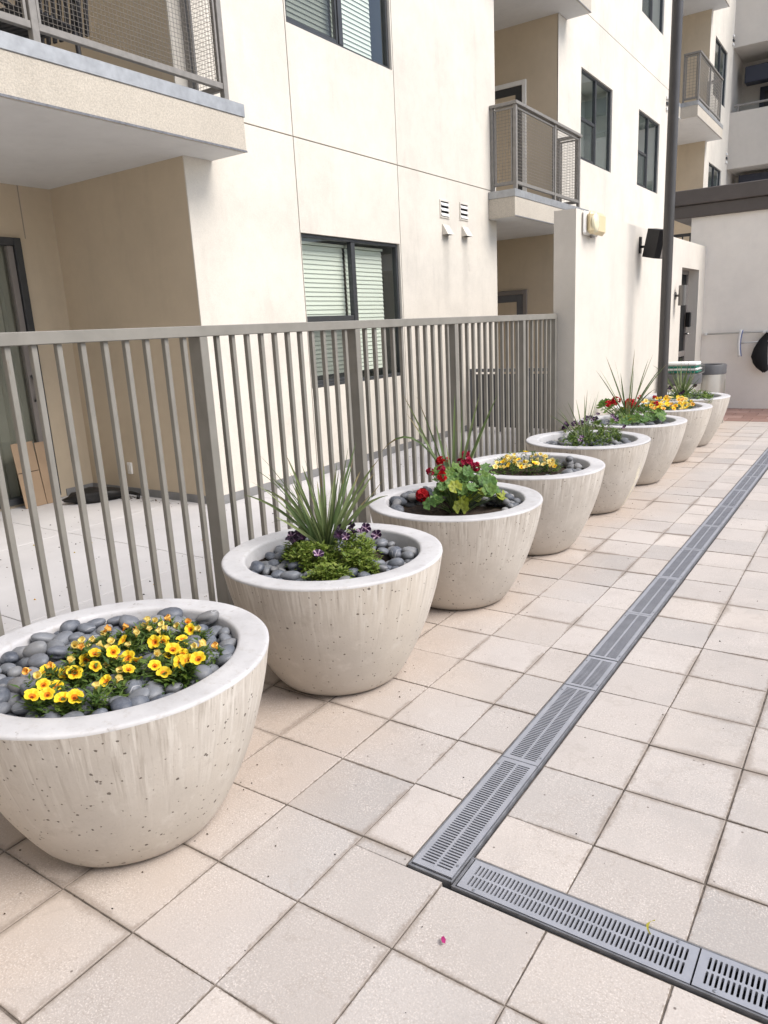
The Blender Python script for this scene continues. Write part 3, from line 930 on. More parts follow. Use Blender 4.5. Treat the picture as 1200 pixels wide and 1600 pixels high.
# wall joint over the sliding door
MB().box(XI + .0005, XI + .002, 3.615, 3.625, 2.478, 2.945).build('joint', 'joint_dark', apt)

alcove(YD, YE, -5.3)
alcove(YG, YH, -5.3)
balcony(apt, -0.4, 4.262, 2.947, [-0.2, 1.13, 2.49, 4.10], XI, (-2.2, YC), 0.031)
balcony(apt, -0.4, 4.262, 6.29, [-0.2, 1.13, 2.49, 4.10], XI, (-2.2, YC), 0.06)
balcony(apt, 9.60, 12.66, 2.93, [9.70, 11.16, 12.25], -5.3, (YD, YE), 0.042, wire_r=.0024)
balcony(apt, 9.60, 12.66, 6.29, [9.70, 11.16, 12.25], -5.3, (YD, YE), 0.06)
balcony(apt, 20.75, 24.05, 6.26, [20.85, 22.2, 23.7], -5.3, (YG, YH), 0.07, wire_r=.004)
balcony(apt, 20.75, 24.05, 9.60, [20.85, 22.2, 23.7], -5.3, (YG, YH), 0.12)
door_y(apt, YE, -5.25, -4.30, 0.0, 2.04, frame='door_grey')
door_y(apt, YE, -5.25, -4.30, 3.30, 5.44)

for yv, zv in ((8.20, 2.855), (8.735, 2.87)):
    pl = MB(); y1 = yv + .20
    pl.box(XW - .001, XW + .012, yv - .02, yv, zv - .02, zv + .20, .002); pl.box(XW - .001, XW + .012, y1, y1 + .02, zv - .02, zv + .20, .002)
    pl.box(XW - .001, XW + .0115, yv, y1, zv + .18, zv + .20, .002); pl.box(XW - .001, XW + .0115, yv, y1, zv - .02, zv, .002)
    v_ = pl.build('wall_vent', 'stucco_cream', apt)
    MB().box(XW + .0005, XW + .002, yv, y1, zv, zv + .18).build('vent_back', 'void', v_)
    for k in range(3):
        s = MB(); zz = zv + .005 + k * .062
        s.add([(XW + .022, yv, zz), (XW + .022, y1, zz), (XW + .0105, y1, zz + .034), (XW + .0105, yv, zz + .034), (XW + .019, yv, zz - .003), (XW + .019, y1, zz - .003)], [(0, 1, 2, 3), (4, 5, 1, 0), (2, 5, 4, 3)])
        s.build('slat', 'white_paint', v_)
    h = MB(); a, c, z0, z1, dp = yv + .03, yv + .20, zv - .225, zv - .10, .085
    h.add([(XW, a, z0), (XW, c, z0), (XW, c, z1), (XW, a, z1), (XW + dp, a, z0), (XW + dp, c, z0), (XW + .012, c, z1), (XW + .012, a, z1)],
          [(4, 5, 6, 7), (0, 4, 7, 3), (5, 1, 2, 6), (7, 6, 2, 3)])
    ho = h.build('exhaust_hood', 'stucco_cream', apt)
    MB().box(XW + .001, XW + dp - .012, a + .008, c - .008, z0 + .006, z0 + .012).build('hood_mouth', 'void', ho)
for yv, zv in ((19.35, 6.18), (27.15, 9.5), (27.1, 6.1)):
    for k in range(3): MB().box(XW, XW + .04, yv - .08, yv + .08, zv + k * .12, zv + k * .12 + .07, .01).build('wall_vent', 'dark_frame' if k % 2 else 'white_paint', apt)
MB().box(XW, XW + .003, 8.955, 9.03, 2.205, 2.30, .001).build('patch_plate', 'stucco_white', apt)

# unseen walls added left and behind the viewer, cutting off light from there
wall_grid(-8.0, -2.2, 0, ZTOP, [], mpx(XW), 0, 0).build('wall_panel', 'stucco_cream', apt)
w = MB(); w.quad((XI, -2.2, 0), (XI, -2.2, ZTOP), (XW, -2.2, ZTOP), (XW, -2.2, 0)); w.build('alcove_side_wall', 'stucco_tan', apt)  # unseen end wall, added to stop light leaking into the alcove
rear = tag(empty('added_rear_block'), 'unseen cream stucco block added behind the viewer to shade the courtyard', 'building')
rwins = [(x, x + 1.8, z, z + 1.5) for x in (-1.5, 2.5, 6.5, 10.5) for z in (.95, 4.3, 7.65)]
wall_grid(XW, 14.0, 0, ZTOP, rwins, lambda u, v, d: (u, -5.5 - d, v), 0, .15).build('wall', 'stucco_cream', rear)  # cream chosen so the added block bounces warm light
for a_, c_, e_, g_ in rwins:
    wf = MB(); wf.box(a_, c_, -5.62, -5.58, e_, g_, .01).build('window', 'dark_frame', rear)
w = MB(); w.quad((XW, -5.5, ZTOP), (14, -5.5, ZTOP), (14, -15, ZTOP), (XW, -15, ZTOP)); w.quad((14, -5.5, 0), (14, -15, 0), (14, -15, ZTOP), (14, -5.5, ZTOP)); w.build('roof', 'stucco_cream', rear)

# wing closing the far end, facing the camera
wing = tag(empty('apartment_wing'), 'taupe stucco wing with recessed loggias at the far end of the courtyard', 'building')
XR = 9.0
for z0, z1 in ((0, 4.0), (5.95, 7.62), (9.48, ZTOP)):
    w = MB(); w.box(XW + .001, XR, YI, YI + .25, z0, z1); w.build('wall', 'stucco_taupe', wing)
w = MB(); w.box(XW, XR, YI + 1.9, YI + 2.1, 0, ZTOP); w.build('loggia_back_wall', 'stucco_taupe', wing)
for z in (5.95, 9.48):
    w = MB(); w.box(XW, XR, YI + .2501, YI + 1.899, z + .001, z + .25); w.build('loggia_ceiling', 'stucco_taupe', wing)
w = MB(); w.box(XW - .2, XW + .0005, YI + .001, YI + 1.899, 0, ZTOP); w.build('side_wall', 'stucco_taupe', wing)
for z0, z1 in ((8.60, 9.09), (5.36, 5.84)):
    w = MB(); w.box(-3.50, XR, YI + .8, YI + 1.25, z0, z1, .02); w.build('beam', 'navy_panel', wing)
for z0 in (7.4, 4.05):
    w = MB(); w.box(-3.17, -0.5, YI + 1.84, YI + 1.899, z0, z0 + 1.25, .01); dw = w.build('window', 'navy_panel', wing)
    MB().box(-3.02, -.65, YI + 1.80, YI + 1.839, z0 + .1, z0 + 1.1).build('pane', 'black_metal', dw)
w = MB(); w.tube([(XW + .1, YI + .12, 7.82), (XR, YI + .12, 7.82)], .035, 8); w.build('handrail', 'rail_paint', wing)
for k in range(10):
    MB().box(XW + .2 + k * 1.2, XW + .24 + k * 1.2, YI + .1, YI + .14, 7.619, 7.80).build('rail_post', 'rail_paint', wing)

# ------------------------------------------------------------------ courtyard wall, cabana
XP, XPB, YP0, YP1, ZP = -1.268, -1.478, 6.275, 12.03, 2.455
cw = tag(empty('courtyard_wall'), 'tall white stucco garden wall behind the far planters', 'wall')
DR = (10.50, 11.60, 0.0, 2.10)
wall_grid(YP0, YP1, 0, ZP, [DR], mpx(XP), 0, .20).build('wall_face', 'stucco_white', cw)
w = MB(); w.quad((XPB, YP0, 0), (XP, YP0, 0), (XP, YP0, ZP), (XPB, YP0, ZP)); w.quad((XPB, YP1, 0), (XPB, YP0, 0), (XPB, YP0, ZP), (XPB, YP1, ZP))
w.quad((XPB, YP0, ZP), (XP, YP0, ZP), (XP, YP1, ZP), (XPB, YP1, ZP)); w.build('wall_end', 'stucco_white', cw)
f = MB(); a, c, e, g = DR; xx = XP - .17
f.box(xx - .02, xx + .03, a + .001, a + .06, e, g - .001, .004); f.box(xx - .02, xx + .03, c - .06, c - .001, e, g - .001, .004); f.box(xx - .02, xx + .029, a + .06, c - .06, g - .06, g - .001, .004)
f.box(xx - .02, xx + .029, a + .06, c - .06, .85, .93, .004); f.box(xx - .02, xx + .029, a + .06, c - .06, 0.01, .2, .004)
dd = f.build('door', 'door_grey', cw)
MB().box(xx - .005, xx + .003, a + .06, c - .06, .2, g - .06).build('pane', 'void', dd)
hm = MB(); hm.box(xx + .031, xx + .10, c - .10, c - .05, 1.28, 1.50, .01); hm.build('lock', 'black_metal', dd)
hm = MB(); hm.tube([(xx + .03, c - .08, 1.18), (xx + .09, c - .08, 1.18), (xx + .09, c - .2, 1.18)], .012, 8); hm.build('handle', 'steel_brushed', dd, smooth=True)

YB = 12.03
cab = tag(empty('cabana_building'), 'low white building with brown roof fascia at the end of the courtyard', 'building')
w = MB(); w.box(-1.50, 7.0, YB + .001, YB + 3, 0, 2.90); w.build('wall', 'stucco_cabana', cab)
w = MB(); w.box(-1.78, 7.2, YB - .10, YB + 3.2, 3.075, 3.29, .01); fo = w.build('roof_fascia', 'fascia_brown', cab)
w = MB(); w.box(-1.77, 7.19, YB - .055, YB + 3.15, 2.89, 3.0745, .01); w.build('lower_fascia', 'fascia_brown', fo)

# passage grille glimpsed between garden wall and cabana
gr = tag(empty('passage_railing'), 'small dark railing glimpsed under the brown fascia', 'railing')
for k in range(9): MB().box(-2.45 + k * .12, -2.43 + k * .12, 13.0, 13.03, 0, 2.72, .003).build('baluster', 'dark_frame', gr)
MB().box(-2.5, -1.45, 12.99, 13.04, 2.72, 2.77, .004).build('top_rail', 'dark_frame', gr)

# ------------------------------------------------------------------ fence
fence = tag(empty('metal_fence', (0, 0, 0)), 'taupe painted metal fence with square pickets behind the planters', 'fence')
ZF0, ZF1 = 1.497, 1.546
post_y = [-0.66, 0.575, 1.815, 3.03, 4.257, 5.488, 6.232]
pme = MB().box(-.080, 0, -.024, .024, 0.0, ZF0 + .001, .0025).mesh('post', 'fence_paint')
for y in post_y: put('post', pme, fence, (XF, y, 0))
bme = MB().box(-.0245, 0, -.0115, .0115, 0.10, ZF0 + .0005, .002).mesh('baluster', 'fence_paint')
for a, c in zip(post_y, post_y[1:]):
    n = max(2, round((c - a) / 0.1018)); st = (c - a) / n
    for k in range(1, n): put('baluster', bme, fence, (XF - .012, a + k * st, 0), (0, 0, rng.gauss(0, .006)))
    MB().box(XF - .045, XF - .005, a + .0245, c - .0245, .07, .105, .003).build('bottom_rail', 'fence_paint', fence)
MB().box(XF - .078, XF + .002, post_y[0] - .03, post_y[-1] + .026, ZF0, ZF1, .003).build('top_rail', 'fence_paint', fence)

# low grey divider across the patio behind the fence
dv = tag(empty('patio_divider'), 'low dark grey panel screen across the patio beyond the fence', 'screen')
YV = 8.86
MB().box(XW + .005, -1.50, YV - .025, YV + .025, .83, .875, .004).build('top_rail', 'divider_grey', dv)
for k in range(5):
    x0 = XW + .006 + k * .446
    MB().box(x0, x0 + .06, YV - .024, YV + .024, 0, .829, .003).build('post', 'divider_grey', dv)
    MB().box(x0 + .061, x0 + .445, YV - .010, YV + .010, .06, .80, .003).build('panel', 'divider_dark', dv)

# ------------------------------------------------------------------ planters
PL = [(-0.742, 0.656), (-0.804, 1.867), (-0.784, 2.976), (-0.772, 4.041), (-0.785, 5.238), (-0.770, 6.440), (-0.762, 7.583), (-0.762, 8.640)]
PR, PH = 0.480, 0.563
PL = [(float(CAM[0] + (x - CAM[0]) * k), float(CAM[1] + (y - CAM[1]) * k)) for (x, y), k in zip(PL, (.984, .968, .971, .977, .975, .972, .975, .976))]
PLab = ['large round concrete planter with yellow flowers, nearest of the row', 'round concrete planter holding a spiky grass and purple flowers, second from the front',
        'round concrete planter with a red geranium and bare soil, third from the front', 'round concrete planter with dark soil and pale yellow flowers, fourth from the front',
        'round concrete planter with purple flowers and a stained side, by the fence end', 'round concrete planter with red geraniums against the white wall',
        'round concrete planter with orange yellow flowers, in front of the dark pole', 'farthest round concrete planter, in front of the steel bins']
prof_side = [(0.225, 0.0), (0.255, 0.004), (0.276, 0.018), (0.298, 0.045), (0.324, 0.088), (0.352, 0.142), (0.379, 0.20), (0.405, 0.265), (0.428, 0.335), (0.447, 0.40), (0.462, 0.462), (0.471, 0.51), (0.4765, 0.540), (0.479, 0.5525)]
prof_rim = [(0.479, 0.5525), (0.4787, 0.5575), (0.4765, 0.5608), (0.471, 0.5628), (0.462, 0.563), (0.425, 0.5632), (0.392, 0.5626), (0.385, 0.5608), (0.3805, 0.556), (0.378, 0.548), (0.370, 0.48), (0.355, 0.41), (0.335, 0.37)]
side_me = MB().lathe(prof_side, 96, closed_bottom=True, wob=.006).mesh('bowl', 'planter_side', smooth=True)
side_st = MB().lathe(prof_side, 96, closed_bottom=True, wob=.006).mesh('bowl', 'planter_side_stained', smooth=True)
rim_me = MB().lathe(prof_rim, 96, wob=.006).mesh('rim', 'planter_rim', smooth=True)


def soil_mesh(level, seed, bump=0.012):
    r = random.Random(seed); b = MB(); n = 40; rings = 12; vs = []; fs = []
    for i in range(rings + 1):
        rr = 0.372 * i / rings
        for k in range(n):
            a = 2 * math.pi * k / n; vs.append((rr * math.cos(a), rr * math.sin(a), level + r.uniform(-bump, bump)))
    for i in range(rings):
        for k in range(n): fs.append((i * n + k, (i + 1) * n + k, (i + 1) * n + (k + 1) % n, i * n + (k + 1) % n))
    return b.add(vs, fs)


SOIL = [0.475, 0.488, 0.490, 0.500, 0.465, 0.465, 0.47, 0.47]
for k, (x, y) in enumerate(PL):
    p = tag(empty('concrete_planter', (x, y, 0)), PLab[k], 'planter', 'concrete planters along the fence')
    p.rotation_euler = (0, 0, k * 1.1)
    put('bowl', side_me if k != 4 else side_st, p, rot=(0, 0, -k * 1.1 if k == 4 else 0)); put('rim', rim_me, p)
    soil_mesh(SOIL[k], k).build('soil', 'soil', p, smooth=True)


# ------------------------------------------------------------------ river pebbles
def ico(sub):
    import bmesh
    bm = bmesh.new(); bmesh.ops.create_icosphere(bm, subdivisions=sub, radius=1.0)
    vs = [v.co.copy() for v in bm.verts]; fs = [tuple(v.index for v in f.verts) for f in bm.faces]; bm.free(); return vs, fs


IV, IF = ico(3); JV, JF = ico(2)


def pebble_shape(vs, seed):
    r = random.Random(seed); out = []
    ax = [Vector((r.gauss(0, 1), r.gauss(0, 1), r.gauss(0, 1))).normalized() for _ in range(5)]; am = [r.uniform(-.20, .20) for _ in range(5)]
    for v in vs:
        f = 1.0
        for a, m in zip(ax, am):
            d = v.dot(a); f += m * d * abs(d) + m * .5 * math.sin(2.6 * d + seed)
        q = v * f; z = q.z
        q.z = math.copysign(abs(z) ** 0.92, z); out.append(q)
    return out


PEB = []
for k in range(9):
    b = MB(); b.add(pebble_shape(IV, k), IF); PEB.append(b.mesh('river_pebble', 'pebble', smooth=True))
PEBJ = [pebble_shape(JV, k + 20) for k in range(7)]


def heap(cx, cy, level, n, size, rmax, block, seed, tries=26, cap=0.075):
    """drop stones one by one where they come to lie lowest"""
    r = random.Random(seed); st = []
    for _ in range(n):
        s = size * r.choice((0.72, .85, 1, 1, 1.1, 1.28)) * r.uniform(.9, 1.1); flat = r.uniform(.52, .74)
        best = None
        for _t in range(tries):
            a = r.uniform(0, 2 * math.pi); d = (rmax - s * .75) * math.sqrt(r.random()); x, y = d * math.cos(a), d * math.sin(a)
            if block and block(x, y): continue
            z = level + s * flat * .75
            for (x2, y2, z2, s2, f2) in st:
                dd = math.hypot(x - x2, y - y2); rs = (s + s2) * .86
                if dd < rs: z = max(z, z2 + (s * flat + s2 * f2) * .88 * math.sqrt(1 - (dd / rs) ** 2))
            key = z + r.uniform(0, .004)
            if best is None or key < best[0]: best = (key, x, y, z, s, flat)
        if best and best[3] < level + cap: st.append(best[1:])
    out = []
    for x, y, z, s, flat in st:
        out.append(((cx + x, cy + y, z), (r.gauss(0, .22), r.gauss(0, .22), r.uniform(0, 6.28)), (s * r.uniform(1.0, 1.32), s * r.uniform(.82, .98), s * flat)))
    return out


def place_pebbles(stones, label, group):
    for (loc, rot, scl) in stones:
        o = put('river_pebble', rng.choice(PEB), None, loc, rot, scl); tag(o, label, 'pebble', group)


def join_pebbles(stones, name, label):
    from mathutils import Euler
    b = MB()
    for loc, rot, scl in stones:
        m = Matrix.LocRotScale(Vector(loc), Euler(rot), Vector(scl)); vs = rng.choice(PEBJ)
        b.add([m @ v for v in vs], JF)
    tag(b.build(name, 'pebble_mass', smooth=True), label, 'pebbles', kind='stuff')




def ell(cx, cy, rx, ry, rot=0.0):
    ca, sa = math.cos(rot), math.sin(rot)
    def f(x, y):
        dx, dy = x - cx, y - cy; u = (dx * ca + dy * sa) / rx; v = (-dx * sa + dy * ca) / ry
        return u * u + v * v < 1
    return f


# ------------------------------------------------------------------ plants
def lerp3(a, b, t):
    return tuple(a[i] + (b[i] - a[i]) * t for i in range(3))


def leaf(b, base, d, up, L, W, col, fold=0.25, droop=0.2):
    """pointed leaf of 4 quads-ish folded along its midrib"""
    d = Vector(d).normalized(); s = d.cross(Vector(up)); s = s.normalized() if s.length > 1e-4 else Vector((1, 0, 0))
    n = s.cross(d).normalized(); base = Vector(base)
    m1 = base + d * (L * .4) - n * (droop * L * .06); tip = base + d * L - n * (droop * L * .35)
    w = W * .5; f = n * (w * fold)
    b.add([base, m1 + s * w + f, m1, m1 - s * w + f, tip], [(0, 2, 1), (0, 3, 2), (2, 4, 1), (3, 4, 2)], col)


def clump(b, pts, n, L, W, cols, r, spread=0.03, up=0.6, droop=.3, clip=None):
    """leaves scattered round anchor points (x, y, z_low, z_high)"""
    for _ in range(n):
        x, y, z0, z1 = r.choice(pts)
        a = r.uniform(0, 6.28); rad = abs(r.gauss(0, spread))
        z = z0 + (z1 - z0) * r.random() ** .75
        p = (x + rad * math.cos(a), y + rad * math.sin(a), z)
        if clip and math.hypot(p[0] - clip[0], p[1] - clip[1]) > clip[2]: continue
        th = r.uniform(0, 6.28); d = (math.cos(th), math.sin(th), r.uniform(-.15, up * 1.6))
        c = lerp3(*r.sample(cols, 2), r.random())
        l = L * r.uniform(.6, 1.25)
        leaf(b, p, d, (0, 0, 1), l, W * r.uniform(.7, 1.25), c, .35, droop)


def flower_mesh(kind, seed=0):
    """open five-lobed bloom facing +z, unit radius"""
    r = random.Random(seed); b = MB()
    pal = {'yellow': ((0.30, 0.05, 0.005), (0.78, 0.24, 0.008), (0.90, 0.60, 0.02), (0.90, 0.68, 0.04)),
           'pale': ((0.55, 0.25, 0.03), (0.80, 0.52, 0.10), (0.86, 0.70, 0.22), (0.88, 0.76, 0.34)),
           'orange': ((0.35, 0.06, 0.01), (0.82, 0.30, 0.03), (0.88, 0.48, 0.05), (0.88, 0.55, 0.18)),
           'purple': ((0.12, 0.06, 0.12), (0.035, 0.008, 0.035), (0.016, 0.004, 0.020), (0.012, 0.003, 0.015)),
           'violet': ((0.5, 0.35, 0.4), (0.08, 0.02, 0.09), (0.028, 0.006, 0.036), (0.018, 0.005, 0.026)),
           'red': ((0.30, 0.0, 0.01), (0.50, 0.006, 0.012), (0.60, 0.010, 0.018), (0.52, 0.008, 0.016)),
           'magenta': ((0.3, 0.0, 0.05), (0.48, 0.01, 0.08), (0.55, 0.02, 0.11), (0.45, 0.02, 0.09))}[kind]
    N = 20; rings = (0.0, 0.20, 0.42, 0.78, 1.0); vs = []; cup = r.uniform(.18, .34)
    for i, q in enumerate(rings):
        for k in range(N):
            a = 2 * math.pi * k / N; lob = abs(math.sin(2.5 * a)) ** .45
            rr = q * (1 - (0.17 if q > .5 else .08 * q) * (1 - lob)) * (1 + r.uniform(-.03, .03))
            z = -0.55 * (1 - q) ** 2.2 * 1.0 + cup * q * q * .3 + (.07 * math.cos(5 * a) + r.uniform(-.05, .05)) * q
            vs.append((rr * math.cos(a), rr * math.sin(a), z))
    n0 = 0
    for i in range(len(rings) - 1):
        for k in range(N):
            k2 = (k + 1) % N; q = [vs[i * N + k], vs[i * N + k2], vs[(i + 1) * N + k2], vs[(i + 1) * N + k]]
            col = pal[i]
            if kind == 'violet' and i > 0 and (k % 4 == 0): col = (0.5, 0.36, 0.48)
            b.add(q, [(0, 1, 2, 3)] if i else [(0, 2, 3)], col)
    return b.mesh('flower', 'petals', smooth=True)


def bud_mesh(kind, seed=0):
    """half closed, crumpled bloom"""
    r = random.Random(seed); b = MB()
    pal = {'pale': ((0.72, 0.46, 0.06), (0.84, 0.62, 0.14), (0.85, 0.70, 0.24)), 'yellow': ((0.75, 0.35, 0.02), (0.86, 0.56, 0.03), (0.88, 0.66, 0.09)),
           'orange': ((0.7, 0.22, 0.02), (0.84, 0.40, 0.04), (0.86, 0.50, 0.12))}[kind]
    N = 10; prof = ((.05, -1.0), (.22, -.45), (.38, 0), (.72, .42), (.62, .62))
    for i in range(4):
        for k in range(N):
            P = []
            for (rr, z), kk in ((prof[i], k), (prof[i], k + 1), (prof[i + 1], k + 1), (prof[i + 1], k)):
                a = 2 * math.pi * (kk % N) / N; m = 1 + .16 * math.sin(5 * a + seed) * (i > 1)
                P.append((rr * m * math.cos(a), rr * m * math.sin(a), z + .12 * math.cos(3 * a + seed)))
            b.add(P, [(0, 1, 2, 3)], pal[min(i, 2)])
    return b.mesh('flower', 'petals', smooth=True)


FL = {k: [flower_mesh(k, s) for s in range(3)] for k in ('yellow', 'pale', 'orange', 'purple', 'violet', 'red', 'magenta')}
BUD = {k: [bud_mesh(k, s) for s in range(3)] for k in ('pale', 'yellow', 'orange')}


def facing(d):
    return Vector(d).to_track_quat('Z', 'Y').to_euler()


def place_flower(parent, p, kind, size, r, bud=False, toward=0.6, name='flower'):
    view = (Vector(CAM) - Vector(p)).normalized()
    d = view * toward + Vector((r.gauss(0, .35), r.gauss(0, .35), .75 + r.gauss(0, .2)))
    me = r.choice((BUD if bud else FL)[kind])
    s = size * r.uniform(.86, 1.14)
    o = put(name, me, parent, p, facing(d)); o.scale = (s, s * r.uniform(.88, 1.05), s)
    o.rotation_euler.rotate_axis('Z', r.uniform(0, 6.28)); return o


GREEN_MID = [(0.060, 0.120, 0.025), (0.10, 0.175, 0.035), (0.15, 0.225, 0.05), (0.045, 0.095, 0.022)]
GREEN_LIME = [(0.16, 0.235, 0.035), (0.22, 0.29, 0.05), (0.11, 0.18, 0.03), (0.26, 0.31, 0.07)]
GREEN_DEEP = [(0.035, 0.09, 0.03), (0.055, 0.125, 0.045), (0.08, 0.15, 0.05), (0.03, 0.07, 0.025)]
GREEN_BLADE = [(0.125, 0.185, 0.07), (0.18, 0.24, 0.10), (0.24, 0.30, 0.135), (0.09, 0.15, 0.055)]


def blade(parent, base, tip, W, r, bow=0.12, seg=9, name='blade'):
    """long tapering strap leaf, V-folded, curving from base to tip"""
    base, tip = Vector(base), Vector(tip); ch = tip - base; L = ch.length
    ctrl = base + ch * .5 + Vector((0, 0, 1)) * (bow * L * math.hypot(ch.x, ch.y) / max(L, 1e-4))
    b = MB(); rows = []; col = lerp3(*r.sample(GREEN_BLADE, 2), r.random())
    side0 = None
    ph = r.uniform(-.9, .9); brown = r.choice((0, 0, 0, 1, 1, 2))
    for i in range(seg + 1):
        t = i / seg
        p = base * (1 - t) ** 2 + ctrl * (2 * t * (1 - t)) + tip * t * t
        d = (ctrl - base) * (1 - t) + (tip - ctrl) * t; d.normalize()
        view = (Vector(CAM) - p).normalized()
        s = d.cross(Vector((math.cos(ph * 2), math.sin(ph * 2), .3))); s = s.normalized()
        n = s.cross(d).normalized()
        w = W * (0.75 + .5 * math.sin(min(1, t * 2.2) * 1.57) * .5) * (1 - max(0, (t - .45) / .55) ** 2.0 * .94)
        rows.append((p + s * w / 2 + n * w * .18, p, p - s * w / 2 + n * w * .18))
    for i in range(seg):
        t = i / seg; c = lerp3(col, (col[0] * 1.25, col[1] * 1.15, col[2] * 1.2), t)
        if brown and i >= seg - brown: c = lerp3(c, (0.30, 0.22, 0.11), .75)
        a, e = rows[i], rows[i + 1]
        b.add([a[0], a[1], e[1], e[0]], [(0, 1, 2, 3)], c); b.add([a[1], a[2], e[2], e[1]], [(0, 1, 2, 3)], tuple(q * .9 for q in c))
    return b.build(name, 'foliage', parent, smooth=True)


def spike_plant(label, base, tips, n_extra, W, r, tuft=0.05, short=0.5):
    pl = tag(empty('spike_plant', base), label, 'plant', 'spiky grasses in the planters')
    inv = Vector(base)
    for (u, v, dy, bow) in tips:
        t = (on_y(u, v, base[1] + dy) - inv) * 1.04
        blade(pl, (r.gauss(0, .012), r.gauss(0, .012), 0), t, W * r.uniform(.85, 1.15), r, bow)
    for _ in range(n_extra):
        a = r.uniform(0, 6.28); el = r.uniform(.75, 1.45); L = short * r.uniform(.6, 1.05)
        t = Vector((math.cos(a) * math.cos(el), math.sin(a) * math.cos(el), math.sin(el))) * L
        blade(pl, (r.gauss(0, .014), r.gauss(0, .014), 0), t, W * r.uniform(.7, 1.05), r, .10)
    st = MB(); st.tube([(0, 0, -.07), (0, 0, .0), (0, 0, .045)], [.022, .022, .012], 8); st.build('stem', 'foliage_plain', pl, smooth=True)
    return pl


plain('foliage_plain', (0.10, 0.15, 0.05), 0.6)

# ---- planter 1: yellow calibrachoa among river stones
r1 = random.Random(11); X1, Y1 = PL[0]; lv = 0.540
open_px = [(575, 210), (445, 270), (405, 305), (365, 282), (225, 350), (203, 418), (263, 423), (220, 463), (447, 333), (597, 293), (638, 297), (603, 345), (493, 402), (722, 218), (810, 250), (852, 200), (890, 160), (852, 243), (855, 275), (768, 360), (838, 340), (875, 300), (927, 295), (725, 328), (763, 212), (845, 310), (310, 365), (350, 362), (152, 468), (352, 475), (290, 480), (530, 265), (796, 282)]
pale_px = [(600, 235), (450, 425), (735, 275), (945, 230), (915, 240), (690, 120), (675, 145), (725, 120), (830, 145), (775, 155), (930, 160), (350, 235), (435, 210), (470, 230), (330, 305), (175, 380), (500, 330), (745, 170), (760, 140), (555, 395), (640, 180), (700, 160), (410, 240), (385, 215), (520, 220), (480, 180), (565, 355), (505, 248)]
dark_px = [(500, 160), (585, 150), (790, 110), (880, 125), (1010, 240), (240, 330), (380, 245), (540, 290), (640, 165)]
yp = tag(empty('yellow_flower_plant', (X1, Y1, 0.43)), 'low trailing plant with bright yellow flowers in the nearest planter', 'plant', 'flowering plants in the planters')
off = Vector((X1, Y1, 0.43)); anchors = []
for lst, kind, bud, sz in ((open_px, 'yellow', False, .0220), (pale_px, 'pale', True, .0155), (dark_px, 'orange', True, .016)):
    for (u, v) in lst:
        fu, fv = u / 3, 930 + v / 3
        hgt = lv + .035 + r1.uniform(0, .05)
        p = on_z(fu, fv, hgt)
        fo_ = place_flower(yp, p, kind, sz, r1, bud); fo_.location = p - off
        anchors.append((p.x, p.y, lv - .026, hgt - .018))
fb = MB(); clump(fb, anchors, 6800, .031, .0105, GREEN_MID + GREEN_MID[1:3] + GREEN_LIME[:1], r1, .021, .85, .3, (X1, Y1, .345))
tag(fb.build('foliage', 'foliage', yp), kind='stuff'); yp.children[-1].location = -off
foots = [(a[0] - X1, a[1] - Y1) for a in anchors]


def near_anchor(x, y):
    return min((x - a) ** 2 + (y - c) ** 2 for a, c in foots) < .020 ** 2


h1 = heap(X1, Y1, 0.478, 380, .0272, .376, near_anchor, 5, 40, .098)
join_pebbles(h1[:max(0, len(h1) - 180)], 'river_pebbles', 'lower layer of grey river pebbles in the nearest planter')
place_pebbles(h1[-180:], 'smooth grey river pebble in the nearest planter, around the yellow flowers', 'river pebbles in the nearest planter')
lf = MB(); p = on_z(130 / 3, 930 + 355 / 3, .53)
pt = put('fallen_flower', BUD['orange'][0], None, on_z(43, 1048, .575), (1.2, .3, .4), (.016, .016, .022)); tag(pt, 'wilted orange bloom lying on the pebbles of the nearest planter', 'flower')

# ---- planter 2: spike, lime foliage, near-black petunias
r2 = random.Random(22); X2, Y2 = PL[1]
b2 = on_z(511, 866, .525)
Z2 = lambda u, v: (380 + u / 3.75, 690 + v / 3.75)
tips = [(*Z2(115, 105), .1, .15), (*Z2(260, 100), .12, .12), (*Z2(60, 250), -.05, .25), (*Z2(20, 325), -.08, .25), (*Z2(180, 482), -.12, .5), (*Z2(470, 130), .1, .05), (*Z2(435, 245), .2, .05),
        (*Z2(655, 30), .12, .1), (*Z2(785, 122), .05, .2), (*Z2(832, 330), -.05, .3), (*Z2(540, 180), .15, .05), (*Z2(640, 120), .2, .1), (*Z2(270, 180), .0, .15), (*Z2(80, 180), .15, .2), (*Z2(720, 270), -.05, .2),
        (*Z2(300, 240), -.1, .15), (*Z2(520, 240), -.1, .05), (*Z2(590, 215), -.05, .1), (*Z2(350, 160), .2, .1), (*Z2(120, 290), .1, .25), (*Z2(680, 190), .25, .15), (*Z2(210, 250), .2, .2), (*Z2(450, 300), -.15, .05), (*Z2(760, 200), .2, .2), (*Z2(400, 330), .1, .05), (*Z2(160, 210), .0, .2), (*Z2(610, 60), .05, .1)]
spike_plant('tall spiky green grass rising from the purple-flowered second planter', b2, tips, 34, .0150, r2, short=.44)
bp_ = tag(empty('petunia_plant', (X2, Y2, .43)), 'lime green bushy plant with dark purple blooms in the second planter', 'plant', 'flowering plants in the planters')
off = Vector((X2, Y2, .43))
anch = []
